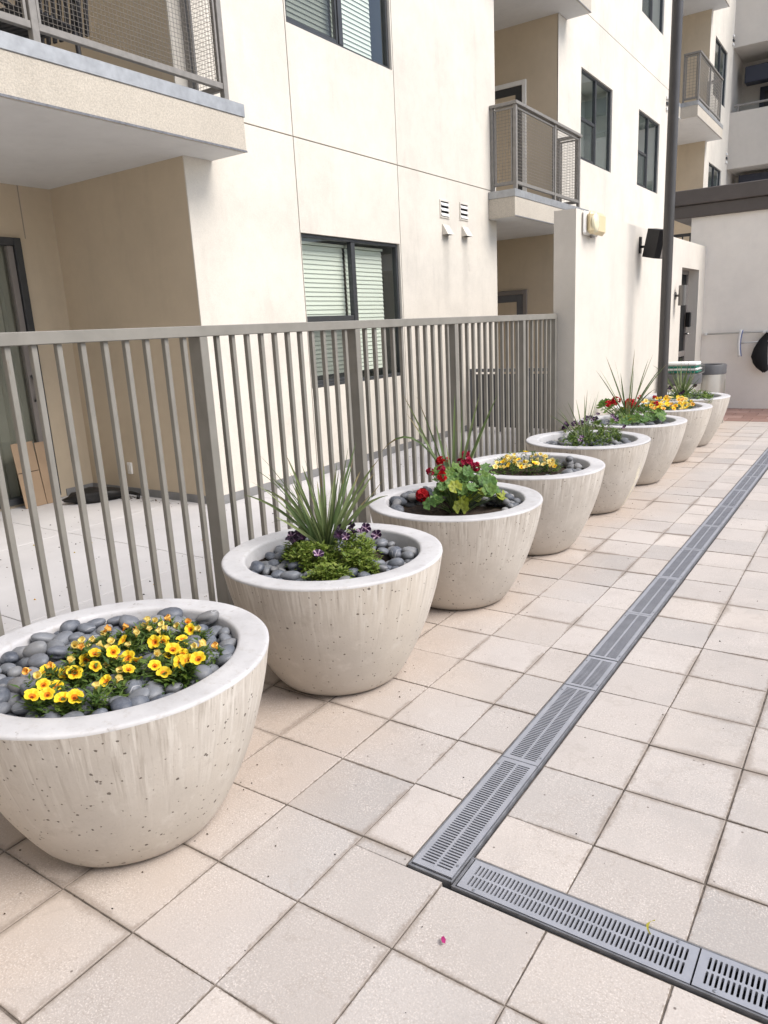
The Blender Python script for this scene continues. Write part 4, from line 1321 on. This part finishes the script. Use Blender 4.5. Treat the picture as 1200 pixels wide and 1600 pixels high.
for (cu, cv, rx, ry, zh) in ((486, 872, .105, .090, .105), (553, 862, .100, .095, .125), (517, 893, .09, .06, .06), (466, 862, .06, .05, .085), (560, 880, .07, .05, .085)):
    c = on_z(cu, cv, .555)
    for _ in range(60):
        a = r2.uniform(0, 6.28); q = math.sqrt(r2.random()); hh = zh * (1 - .75 * q * q)
        anch.append((c.x + rx * q * math.cos(a), c.y + ry * q * math.sin(a), .490, .525 + hh))
fb = MB(); clump(fb, anch, 6800, .024, .0125, GREEN_LIME, r2, .016, .7, .2)
o = tag(fb.build('foliage', 'foliage', bp_), kind='stuff'); o.location = -off
for (u, v) in ((285, 550), (320, 540), (345, 560), (300, 575), (335, 525), (270, 568), (360, 545), (585, 535), (610, 480), (650, 525), (600, 555), (575, 510), (720, 505), (635, 500), (780, 545), (440, 655), (625, 475), (690, 520), (560, 545)):
    z_ = .62 if u < 400 else .655
    p = on_z(*Z2(u, v), z_ - (.05 if u > 700 else 0)); f_ = place_flower(bp_, p, r2.choice(('purple', 'purple', 'purple', 'violet')), .0235, r2); f_.location = p - off
p2 = lambda x, y: ell(b2.x - X2 + .01, b2.y - Y2 - .02, .15, .15)(x, y)
place_pebbles(heap(X2, Y2, 0.494, 150, .0265, .370, p2, 8, 34, .08)[-120:], 'smooth grey river pebble in the second planter, around the spiky grass', 'river pebbles in the second planter')


# ---- geraniums
def ger_leaf_mesh(seed, cols):
    r = random.Random(seed); b = MB(); N = 22; c = lerp3(cols[0], cols[1], r.random()); c2 = tuple(q * .72 for q in c)
    for i, (q0, q1) in enumerate(((0, .35), (.35, .62), (.62, 1.0))):
        for k in range(N):
            P = []
            for q, kk in ((q0, k), (q0, k + 1), (q1, k + 1), (q1, k)):
                a = .35 + (2 * math.pi - .7) * kk / N - math.pi
                rr = q * (1 + (.10 * math.cos(7 * a) if q == 1 else 0))
                P.append((rr * math.cos(a), rr * math.sin(a), .16 * q * q + .10 * q * math.cos(7 * a) * q))
            b.add(P, [(0, 1, 2, 3)] if i else [(0, 2, 3)], (c, c2, c)[i])
    return b.mesh('leaf', 'foliage', smooth=True)


GL = [ger_leaf_mesh(k, [(0.085, 0.180, 0.045), (0.165, 0.275, 0.060)]) for k in range(4)]
GY = [ger_leaf_mesh(k + 9, [(0.26, 0.34, 0.04), (0.36, 0.38, 0.05)]) for k in range(2)]


def flower_ball(parent, p, rad, kind, r, n=26):
    b = MB(); me = FL[kind][0]
    for _ in range(n):
        d = Vector((r.gauss(0, 1), r.gauss(0, 1), r.gauss(.25, 1))).normalized(); q = Vector(p) + d * rad * r.uniform(.72, 1)
        m = Matrix.LocRotScale(q, facing(d), Vector((1, 1, 1)) * rad * r.uniform(.38, .52))
        col = lerp3((0.40, 0.004, 0.010), (0.66, 0.012, 0.022), r.random()) if kind == 'red' else lerp3((0.25, 0.0, 0.02), (0.50, 0.015, 0.08), r.random())
        b.add([m @ v.co for v in me.vertices], [tuple(f.vertices) for f in me.polygons], col)
    return b.build('flower_head', 'petals', parent, smooth=True)


def geranium(label, base, leaves, heads, r, lsize, zof=0.0):
    g = tag(empty('geranium', base), label, 'plant', 'flowering plants in the planters'); off = Vector(base); stems = MB()
    for (x, y, z, yel) in leaves:
        p = Vector((x, y, z)) - off
        d = Vector((x - base[0], y - base[1], 0)) * 2.0 + (Vector(CAM) - Vector((x, y, z))).normalized() * .55 + Vector((r.gauss(0, .25), r.gauss(0, .25), .75))
        o = put('leaf', r.choice(GY if yel else GL), g, p, facing(d)); s = lsize * r.uniform(.65, 1.15); o.scale = (s, s, s); o.rotation_euler.rotate_axis('Z', r.uniform(0, 6.28))
        mid = Vector((p.x * .45, p.y * .45, p.z * .55))
        stems.tube([(r.gauss(0, .015), r.gauss(0, .015), 0), mid, p], .0022, 5, False)
    for (p, rad, kind, n) in heads:
        q = Vector(p) - off; flower_ball(g, q, rad, kind, r, n); stems.tube([(0, 0, 0), (q.x * .5, q.y * .5, q.z * .6), q], .0025, 5, False)
    stems.build('stem', 'foliage_plain', g, smooth=True)
    return g


r3 = random.Random(33); X3, Y3 = PL[2]
Z3 = lambda u, v: (580 + u / 4.286, 620 + v / 4.286)
sb = (X3 - .08, Y3 + .15, .53)
spike_plant('sparse tall spiky grass behind the red geranium in the third planter', sb,
            [(*Z3(225, 10), .0, .1), (*Z3(250, 135), -.05, .12), (*Z3(315, 25), .1, .1), (*Z3(560, 5), .05, .03), (*Z3(606, -30), .1, .05), (*Z3(720, 5), .1, .06), (*Z3(838, 5), .1, .1), (*Z3(795, 110), .2, .1), (*Z3(500, 310), .0, .1), (*Z3(575, 120), -.1, .03), (*Z3(80, 386), -.1, .9), (*Z3(610, 150), .0, .03), (*Z3(430, 180), .15, .1)], 4, .0155, r3, short=.26)
lv3 = []
for (u, v) in ((440, 560), (475, 600), (520, 590), (560, 560), (600, 540), (640, 560), (690, 540), (730, 560), (770, 580), (800, 560), (825, 515), (760, 530), (700, 600), (650, 610), (600, 600), (550, 620), (500, 640), (460, 650), (425, 700), (395, 720), (440, 690), (520, 540), (560, 510), (620, 500), (670, 500), (720, 510), (580, 470), (640, 470), (540, 480), (480, 550), (780, 620), (740, 610), (690, 570), (800, 600), (830, 620), (500, 570), (610, 570), (455, 610), (405, 690), (660, 535), (750, 580), (590, 640), (640, 640)):
    p = on_z(*Z3(u, v), .565 + .11 * max(0, 1 - abs(v - 480) / 260) + r3.uniform(-.01, .015)); lv3.append((*p, 0))
for (u, v) in ((570, 680), (610, 710), (600, 740), (660, 660), (690, 670), (720, 650), (760, 590), (740, 650), (850, 650), (870, 660), (630, 680)):
    lv3.append((*on_z(*Z3(u, v), .55 + r3.uniform(0, .02)), 1))
for (u, v) in [(r3.uniform(430, 830), r3.uniform(455, 640)) for _ in range(46)]:
    lv3.append((*on_z(*Z3(u, v), .585 + .13 * max(0, 1 - abs(v - 480) / 260) + r3.uniform(-.02, .02)), 1 if r3.random() < .06 else 0))
hd3 = [(on_z(*Z3(345, 660), .59), .037, 'red', 46)]
for (u, v, rr, kd, n) in ((465, 430, .017, 'red', 12), (395, 500, .014, 'magenta', 8), (470, 490, .016, 'magenta', 10), (475, 532, .017, 'red', 10), (512, 420, .010, 'red', 5), (630, 395, .019, 'magenta', 14), (652, 435, .018, 'magenta', 12), (605, 440, .017, 'magenta', 10), (700, 468, .017, 'magenta', 12), (660, 385, .014, 'magenta', 8)):
    hd3.append((on_z(*Z3(u, v), .735), rr * 1.55, kd, n + 6))
geranium('leafy red geranium in the third planter', (X3 + .02, Y3 - .02, .46), lv3, hd3, r3, .037)
r_ = random.Random(3)
s3 = heap(X3, Y3, 0.475, 100, .030, .366, lambda x, y: ell(.02, -.06, .30, .30, 0)(x, y) and not (y > .16), 9)



# ---- smaller bedding plants further back
def bedding(name, label, k, foliage_px, flower_px, zc, cols, n, L, W, r, zf, size, spread=.02):
    X, Y = PL[k]; off = Vector((X, Y, .45)); e = tag(empty(name, off), label, 'plant', 'flowering plants in the planters'); anc = []
    for (u, v) in foliage_px:
        p = on_z(u, v, zc); anc.append((p.x, p.y, zc - .075, zc + .01))
    b = MB(); clump(b, anc, n, L, W, cols, r, spread, .8); o = tag(b.build('foliage', 'foliage', e), kind='stuff'); o.location = -off
    for (u, v, kd, bud) in flower_px:
        p = on_z(u, v, zf + r.uniform(-.012, .012)); f_ = place_flower(e, p, kd, size * (.8 if bud else 1), r, bud); f_.location = p - off
    return e


def scatter_px(r, n, u0, u1, vt, vb, z, sx, sy, ox, oy):
    """points in a band: vt(u), vb(u) top and bottom of the clump in zoomed pixels"""
    out = []
    for _ in range(n):
        u = r.uniform(u0, u1); t = (u - u0) / (u1 - u0); v = r.uniform(vt(t), vb(t)); out.append((ox + u / sx, oy + v / sy))
    return out


r4 = random.Random(44); q4 = 4.615
hump = lambda a, b_: (lambda t: a - b_ * math.sin(math.pi * min(1, max(0, t))))
fp = scatter_px(r4, 60, 165, 600, hump(560, 70), hump(600, -5), 0, q4, q4, 740, 600)
ff = [(u, v, r4.choice(('yellow', 'pale', 'pale')), r4.random() < .45) for (u, v) in scatter_px(r4, 52, 155, 600, hump(560, 75), hump(605, 0), 0, q4, q4, 740, 600)]
bedding('pale_yellow_plant', 'clump of small pale yellow flowers in the soil-filled fourth planter', 3, fp, ff, .555, GREEN_MID, 1500, .03, .010, r4, .575, .020)
r5 = random.Random(55)
fp = scatter_px(r5, 70, 625, 1050, lambda t: 300 - 50 * math.sin(t * 3.1) + 25 * t, lambda t: 425 - 20 * t, 0, q4, q4, 740, 600)
ff = [(u, v, r5.choice(('purple', 'violet')), False) for (u, v) in scatter_px(r5, 26, 640, 900, lambda t: 290 - 80 * t, lambda t: 320 - 70 * t, 0, q4, q4, 740, 600)] + [(740 + u / q4, 600 + v / q4, 'violet', False) for u, v in ((1010, 240), (1030, 255), (1085, 310), (770, 405), (780, 380), (1000, 225), (880, 240))]
bedding('purple_pansy_plant', 'dark leafy clump with purple blooms in the planter by the fence end', 4, fp, ff, .575, GREEN_MID + GREEN_LIME[:2], 2600, .032, .014, r5, .61, .022, .022)
Z4 = lambda u, v: (740 + u / q4, 600 + v / q4)
spike_plant('short thin grey green grass in the planter by the fence end', (PL[4][0] - .05, PL[4][1] + .06, .50), [(*Z4(610, 175), .0, .1), (*Z4(640, 140), .1, .1), (*Z4(545, 232), -.1, .3), (*Z4(680, 135), .1, .08), (*Z4(600, 205), .1, .15), (*Z4(740, 120), .2, .05), (*Z4(820, 60), .2, .05), (*Z4(850, 80), .3, .08), (*Z4(875, 110), .3, .1), (*Z4(800, 90), .1, .05), (*Z4(900, 60), .2, .1)], 8, .008, r5, short=.25)
r6 = random.Random(66); Z5 = lambda u, v: (920 + u / 5, 540 + v / 5)
spike_plant('tall sparse grass fanning out against the white wall above red geraniums', (PL[5][0] - .05, PL[5][1] + .05, .52), [(*Z5(65, 210), -.1, .15), (*Z5(140, 105), .0, .1), (*Z5(205, 130), .1, .06), (*Z5(325, 200), .0, .03), (*Z5(357, 50), .05, .03), (*Z5(460, 120), .1, .06), (*Z5(495, 85), .1, .08), (*Z5(560, 180), .0, .2), (*Z5(600, 160), .1, .3), (*Z5(510, 350), -.1, .3), (*Z5(95, 205), .1, .15), (*Z5(350, 190), .1, .03), (*Z5(250, 230), -.1, .1)], 3, .012, r6, short=.3)
lv6 = []
for (u, v) in scatter_px(r6, 85, 180, 585, lambda t: 520 - 55 * math.sin(3.1 * t), lambda t: 600 - 25 * t, 0, 5, 5, 920, 540):
    lv6.append((*on_z(u, v, .57 + r6.uniform(-.02, .02)), 1 if r6.random() < .08 else 0))
for (u, v) in scatter_px(r6, 14, 70, 200, lambda t: 440, lambda t: 520, 0, 5, 5, 920, 540): lv6.append((*on_z(u, v, .62), 0))
hd6 = [(on_z(*Z5(u, v), .655), rr, 'red', n) for (u, v, rr, n) in ((212, 432, .045, 30), (150, 455, .034, 20), (318, 452, .05, 34), (378, 465, .028, 14), (400, 406, .026, 12), (515, 405, .024, 12), (528, 455, .026, 14), (345, 440, .03, 14))]
geranium('dark leafy geranium with deep red flower heads against the white wall', (PL[5][0], PL[5][1], .46), lv6, hd6, r6, .040)
r7 = random.Random(77)
fp = scatter_px(r7, 60, 440, 810, lambda t: 455 - 60 * math.sin(3.1 * t), lambda t: 490, 0, 5, 5, 920, 540)
ff = [(u, v, r7.choice(('orange', 'yellow', 'pale', 'yellow')), r7.random() < .3) for (u, v) in scatter_px(r7, 62, 425, 815, lambda t: 440 - 60 * math.sin(3.1 * t), lambda t: 492, 0, 5, 5, 920, 540)]
bedding('orange_yellow_plant', 'mound of orange and yellow flowers in front of the dark pole', 6, fp, ff, .575, GREEN_MID, 1300, .035, .014, r7, .60, .026, .03)
r8 = random.Random(88)
fp = scatter_px(r8, 60, 640, 950, lambda t: 350 - 25 * math.sin(3.1 * t) + 30 * t, lambda t: 412, 0, 5, 5, 920, 540)
ff = [(920 + u / 5, 540 + v / 5, 'purple', False) for u, v in ((640, 320), (655, 310), (690, 300), (680, 312), (830, 315), (735, 365), (720, 372), (632, 335), (645, 330))]
bedding('purple_pansy_plant', 'green clump with a few purple blooms in front of the steel bins', 7, fp, ff, .575, GREEN_MID + GREEN_LIME[:2], 1600, .035, .016, r8, .64, .03, .03)
spike_plant('stiff upright grass in the farthest planter in front of the steel bins', (PL[7][0] - .05, PL[7][1] + .05, .50), [(*Z5(690, 160), .0, .1), (*Z5(720, 110), .1, .05), (*Z5(780, 130), .1, .05), (*Z5(850, 230), .0, .1), (*Z5(830, 200), .1, .1), (*Z5(660, 200), .1, .1), (*Z5(745, 120), -.1, .03), (*Z5(800, 160), -.1, .05), (*Z5(510, 165), .1, .3), (*Z5(565, 210), .1, .3), (*Z5(705, 180), -.1, .05)], 26, .014, r8, short=.42)

s4 = heap(*PL[3], 0.49, 30, .031, .366, ell(-.03, .0, .31, .34), 12); join_pebbles(s4, 'river_pebbles', 'grey river pebbles edging the soil of the fourth planter')
s5 = heap(*PL[4], 0.455, 200, .032, .366, None, 13); join_pebbles(s5, 'river_pebbles', 'grey river pebbles under the purple flowers by the fence end')
s6 = heap(*PL[5], 0.455, 200, .032, .366, None, 14); join_pebbles(s6, 'river_pebbles', 'grey river pebbles under the red geraniums by the white wall')
s7 = heap(*PL[6], 0.46, 190, .032, .366, None, 15); join_pebbles(s7, 'river_pebbles', 'grey river pebbles under the orange and yellow flowers')
s8 = heap(*PL[7], 0.46, 190, .032, .366, None, 16); join_pebbles(s8, 'river_pebbles', 'grey river pebbles in the farthest planter')
join_pebbles(s3, 'river_pebbles', 'grey river pebbles round the bare soil of the third planter')

# ------------------------------------------------------------------ pole, lamps, speaker, bins, pool gear
pp = on_y(1047, 300, 8.13); PX = pp.x
pole = tag(empty('lamp_pole', (PX, 8.13, 0)), 'tall dark bronze round pole rising between the far planters', 'pole')
m = MB(); m.lathe([(.056, .01), (.054, 3), (.050, 9.5), (.0, 9.5)], 24); m.build('shaft', 'pole_paint', pole, smooth=False, auto=40)
m = MB(); m.lathe([(.11, 0), (.11, .02), (.075, .03), (.062, .06), (.0565, .062)], 24); m.build('base_plate', 'pole_paint', pole, auto=40)

lt = tag(empty('emergency_light', (XP, 6.62, 2.345)), 'cream box-shaped emergency light high on the white garden wall', 'light')
m = MB(); m.box(0.0, .035, -.20, .20, -.105, .105, .02); m.build('housing', 'white_paint', lt)
m = MB(); m.box(.0352, .10, -.175, .22, -.10, .10, .03); m.build('cover', 'lamp_beige', lt, auto=30)
m = MB(); m.lathe([(.088, 0), (.085, .02), (.07, .028), (.04, .034), (.0005, .036)], 20); le = m.build('lens', 'lens_cream', lt, smooth=True, loc=(.085, -.085, 0)); le.rotation_euler = (0, math.pi / 2, 0)
m = MB(); m.box(.02, .05, -.03, .03, -.125, -.104, .004); m.build('knuckle', 'rail_paint', lt)

sp = tag(empty('wall_speaker', (XP, 8.36, 2.26)), 'black loudspeaker on a bracket beside the dark pole', 'speaker')
m = MB(); m.box(0.0, .02, -.03, .03, -.09, .09, .004); m.build('bracket_plate', 'black_metal', sp)
m = MB(); m.tube([(.02, 0, -.02), (.10, 0, -.02)], .014, 8); m.build('bracket_arm', 'black_metal', sp, smooth=True)
m = MB(); z0, z1 = -.15, .15
P = [(-.10, -.085), (.06, -.10), (.10, -.06), (.10, .06), (.06, .10), (-.10, .085)]
vs = [(x, y, z0) for x, y in P] + [(x * .97, y * .97, z1) for x, y in P]
m.add(vs, [tuple(range(6))[::-1], tuple(range(6, 12))] + [(i, (i + 1) % 6, (i + 1) % 6 + 6, i + 6) for i in range(6)])
bo = m.build('cabinet', 'black_metal', sp, loc=(.19, 0, .0)); bo.rotation_euler = (.05, .22, -.25)
m = MB(); m.box(.101, .108, -.055, .055, -.14, .14, .003); m.build('grille', 'door_grey', bo)

sc_ = tag(empty('wall_sconce', (XP, 10.15, 1.72)), 'small grey cylinder wall sconce beside the doorway', 'light')
m = MB(); m.lathe([(.05, 0), (.05, .012), (.0, .012)], 16); q = m.build('backplate', 'sconce_grey', sc_, auto=40); q.rotation_euler = (0, math.pi / 2, 0)
m = MB(); m.tube([(.01, 0, 0), (.06, 0, 0)], .015, 8); m.build('arm', 'sconce_grey', sc_, smooth=True)
m = MB(); m.lathe([(.0, -.13), (.055, -.13), (.055, .13), (.0, .13)], 20, cx=.10); m.build('cylinder', 'sconce_grey', sc_, auto=40)


def bin_(loc, label, h, rad):
    o = tag(empty('steel_bin', loc), label, 'bin', 'steel bins at the far end')
    m = MB(); m.lathe([(rad * .86, 0), (rad * .9, .02), (rad, h - .12)], 40); m.build('drum', 'steel_brushed', o, smooth=True)
    m = MB(); m.lathe([(rad * 1.0, h - .125), (rad * 1.04, h - .12), (rad * 1.05, h - .01), (rad * 1.02, h), (rad * .8, h - .005), (rad * .74, h - .05), (rad * .70, h - .2)], 40); m.build('rim', 'lid_grey', o, auto=50)
    m = MB(); m.lathe([(rad * .75, h - .12), (0.0, h - .13)], 24); m.build('liner', 'void', o)
    m = MB(); m.box(rad * .97, rad * 1.03, -.012, .012, .05, h - .2); m.build('seam', 'steel_brushed', o)
    return o


bin_((-0.985, 9.50, 0), 'steel bin with folded towels on top, beside the pole', .735, .225)
bin_((-0.775, 10.02, 0), 'open steel bin with dark rim, right of the towel-topped bin', .815, .215)
bk = tag(empty('wire_basket', (-0.985, 9.50, .735)), 'thin wire basket on the nearer steel bin', 'basket')
m = MB(); w2, d2, hb = .23, .17, .115
for z in (.006, hb): m.tube([(-w2, -d2, z), (w2, -d2, z), (w2, d2, z), (-w2, d2, z), (-w2, -d2, z)], .004, 5)
for k in range(10):
    x = -w2 + 2 * w2 * k / 9; m.tube([(x, -d2, .006), (x, -d2, hb)], .0025, 4); m.tube([(x, d2, .006), (x, d2, hb)], .0025, 4)
for k in range(6):
    y = -d2 + 2 * d2 * k / 5; m.tube([(-w2, y, hb), (-w2, y, .006), (w2, y, .006), (w2, y, hb)], .0025, 4)
m.build('wires', 'rail_paint', bk)
for k, (mt, z0, lab) in enumerate((('towel_green', .012, 'dark green folded towel at the bottom of the wire basket'), ('towel_white', .045, 'white folded towel between two green ones in the wire basket'), ('towel_green', .075, 'green folded towel under the topmost white one'), ('towel_white', .103, 'white folded towel on top of the stack in the wire basket'))):
    m = MB(); n = 14; vs = []; fs = []
    hh = .030 if k < 3 else .045
    m.box(-.21 + .01 * k, .205 - .006 * k, -.15, .15 - .01 * k, 0, hh - .001, .011)
    tag(m.build('folded_towel', mt, None, auto=60, loc=(-0.985 + .01 * (k % 2), 9.50, .735 + z0)), lab, 'towel', 'towels in the wire basket')

# pool rod, brush and net on the far wall
YW = YB - .0005
rd = tag(empty('pool_pole', (-1.23, YW - .05, 1.15)), 'thin grey pole hung level on the far white wall', 'pole')
m = MB(); m.tube([(0, 0, 0), (1.6, 0, .02)], .013, 8); m.build('rod', 'rod_grey', rd, smooth=True)
for x in (.03, .85):
    m = MB(); m.box(x - .02, x + .02, -.02, .05, -.02, .02, .004); m.build('hook', 'white_paint', rd)
br = tag(empty('pool_brush', (-0.715, YW - .10, 1.0)), 'curved white and blue pool brush hanging on the far wall', 'brush')
pts = [(.02 * (abs(t) ** 2) * 1.2, 0, t * .20) for t in [k / 6 - 1 for k in range(13)]]
m = MB(); m.tube(pts, .024, 8); m.build('back', 'white_paint', br, smooth=True)
m = MB(); m.tube([(x + .024, y - .002, z * .97) for x, y, z in pts], .010, 6); m.build('bristles', 'brush_blue', br, smooth=True)
m = MB(); m.tube([(.03, 0, 0), (.08, 0, .005), (.40, 0, .02)], .012, 8); m.build('handle', 'rod_grey', br, smooth=True)
nt = tag(empty('pool_net', (-0.345, YW - .09, 1.14)), 'black drooping pool net hanging on the far wall', 'net')
m = MB(); rings = [(.02, .0, .04, .03), (-.03, -.10, .09, .05), (-.07, -.22, .13, .06), (-.075, -.33, .155, .065), (-.05, -.43, .14, .06), (-.02, -.51, .115, .05), (0, -.56, .08, .04), (.0, -.575, .02, .02)]
vs = []; fs = []; n = 16
for i, (x, z, rx, ry) in enumerate(rings):
    for k in range(n):
        a = 2 * math.pi * k / n; w_ = 1 + .10 * math.sin(3 * a + i); vs.append((x + rx * .72 * w_ * math.cos(a), ry * math.sin(a), z + .012 * math.sin(2 * a + i * 1.3)))
for i in range(len(rings) - 1):
    for k in range(n): fs.append((i * n + k, i * n + (k + 1) % n, (i + 1) * n + (k + 1) % n, (i + 1) * n + k))
fs.append(tuple(range(n))); m.add(vs, fs); m.build('bag', 'net_black', nt, smooth=True)
m = MB(); m.tube([(-.17, 0, -.34), (-.09, 0, -.10), (.02, 0, .03), (.12, 0, .0), (.15, 0, -.25)], .008, 6); m.build('hoop', 'rod_grey', nt, smooth=True)

# ------------------------------------------------------------------ things on the patio and balcony
cb = tag(empty('cardboard_sheet', (XI + .12, 3.26, .0)), 'flattened brown cardboard leaning against the sliding door', 'cardboard')
for k, (a, c) in enumerate(((-.17, .055), (.056, .185))):
    m = MB(); m.box(-.006, .004, a, c, 0.0, .62 - .02 * k, .002); q = m.build('flap', 'card', cb); q.rotation_euler = (0, -.12, .06 * (1 - 2 * k)); q.location = (.03, 0, .001)
m = MB(); m.box(.0045, .0055, -.165, .05, .335, .342); q = m.build('crease', 'soil', cb); q.location = (.03, 0, 0); q.rotation_euler = (0, -.12, .06)
bgp = tag(empty('black_bag', (-5.10, 3.60, 0)), 'crumpled black bag lying in the alcove corner', 'bag')
vs = []
rb = random.Random(4)
for v in IV:
    f = 1 + .16 * math.sin(5 * v.x + 2 * v.y) * math.cos(4 * v.z + 3 * v.y) + rb.uniform(-.05, .05)
    vs.append((v.x * .13 * f, v.y * .27 * f, max(0, .055 + v.z * .075 * f)))
m = MB(); m.add(vs, IF); q = m.build('bag_body', 'bag_black', bgp, smooth=True); q.rotation_euler = (0, 0, -.55)
m = MB(); m.tube([(.12, .16, .02), (.2, .25, .05), (.3, .27, .03), (.35, .22, .015)], .016, 6); m.build('strap', 'bag_black', bgp, smooth=True)

ch = tag(empty('balcony_chair', (-4.15, 2.95, 3.30)), 'black slatted armchair on the nearest balcony', 'chair'); ch.rotation_euler = (0, 0, R_(15))
for sx in (-.26, .26):
    for sy in (-.24, .24):
        m = MB(); m.tube([(sx, sy, 0), (sx * .96, sy * .96, .42)], .018, 8); m.build('leg', 'wicker', ch, smooth=True)
    m = MB(); m.tube([(sx, -.25, .42), (sx, -.27, .63), (sx, .1, .66), (sx, .28, .62)], .022, 8); m.build('armrest', 'wicker', ch, smooth=True)
for k in range(9):
    m = MB(); m.box(-.26, .26, -.25 + k * .057, -.25 + k * .057 + .042, .415, .435, .004); m.build('seat_slat', 'wicker', ch)
for k in range(9):
    x = -.24 + k * .06; m = MB(); m.box(x - .018, x + .018, .262, .280, .44, .88, .004); q = m.build('back_slat', 'wicker', ch); q.rotation_euler = (-.12, 0, 0); q.location = (0, .05, .02)
m = MB(); m.tube([(-.27, .24, .42), (-.28, .32, .92), (0, .335, .95), (.28, .32, .92), (.27, .24, .42)], .02, 8); m.build('back_frame', 'wicker', ch, smooth=True)

# ------------------------------------------------------------------ litter on the paving
p = on_z(693, 1470, .006)
m = MB(); m.add([(-.011, -.003, .002), (0, -.006, .0045), (.012, -.002, .003), (.011, .004, .002), (0, .006, .004), (-.010, .004, .005)], [(0, 1, 4, 5), (1, 2, 3, 4)])
tag(m.build('fallen_petal', 'petal_magenta', loc=p), 'small magenta petal lying on the paving', 'petal').rotation_euler = (0, 0, 2.2)
p = on_z(1031, 1455, .004)
m = MB()
for k in range(6):
    t0, t1 = k / 6, (k + 1) / 6
    f = lambda t: (math.cos(2.2 + t * 2.0) * .018, math.sin(2.2 + t * 2.0) * .018)
    w = lambda t: .0045 * math.sin(math.pi * min(.98, max(.02, t)))
    (xa, ya), (xb, yb) = f(t0), f(t1)
    m.quad((xa * (1 - w(t0) * 30), ya * (1 - w(t0) * 30), .004), (xb * (1 - w(t1) * 30), yb * (1 - w(t1) * 30), .004), (xb * (1 + w(t1) * 30), yb * (1 + w(t1) * 30), .001), (xa * (1 + w(t0) * 30), ya * (1 + w(t0) * 30), .001))
tag(put('fallen_leaf', m.mesh('fallen_leaf', 'leaf_yellow'), None, p, None, (1.7, 1.7, 1.7)), 'small curled yellow leaf at the edge of the short drain', 'leaf')

# crumbs of soil, dry leaf and grit on the patio and round the planters
rc = random.Random(91); m = MB()
def crumb(x, y, sz, col):
    a = rc.uniform(0, 6.28); q = [(x + sz * rc.uniform(.5, 1) * math.cos(a + k * 1.57), y + sz * rc.uniform(.3, .8) * math.sin(a + k * 1.57), .0015) for k in range(4)]
    m.add(q + [(x, y, .0015 + sz * .6)], [(0, 1, 4), (1, 2, 4), (2, 3, 4), (3, 0, 4)], col)
for _ in range(420):
    x = rc.uniform(-5.5, -1.7); y = rc.uniform(.8, 8.0)
    crumb(x, y, rc.choice((.004, .005, .007, .011)), rc.choice(((.05, .035, .025), (.12, .08, .04), (.03, .025, .02))))
for _ in range(260):                       # drift in the alcove corner
    crumb(-5.0 + rc.gauss(0, .35), 3.87 - abs(rc.gauss(0, .06)), rc.choice((.005, .008, .012)), rc.choice(((.05, .035, .025), (.14, .09, .05), (.09, .07, .05))))
for k, (x, y) in enumerate(PL):
    for _ in range(26):
        a = rc.uniform(0, 6.28); d = .285 + abs(rc.gauss(0, .10)); crumb(x + d * math.cos(a), y + d * math.sin(a), rc.choice((.003, .004, .006)), rc.choice(((.06, .045, .03), (.10, .075, .05))))
for _ in range(90):
    crumb(rc.uniform(-.5, 1.2), rc.uniform(.2, 6.0), rc.choice((.002, .003, .005)), rc.choice(((.06, .045, .03), (.03, .025, .02))))
for _ in range(14):
    crumb(rc.uniform(-4.6, -2.2), rc.uniform(1.2, 3.2), .014, rc.choice(((.55, .30, .03), (.45, .35, .05))))
tag(m.build('litter_crumbs', 'foliage'), 'scattered crumbs of soil and dry leaf on the ground', 'debris', kind='stuff')
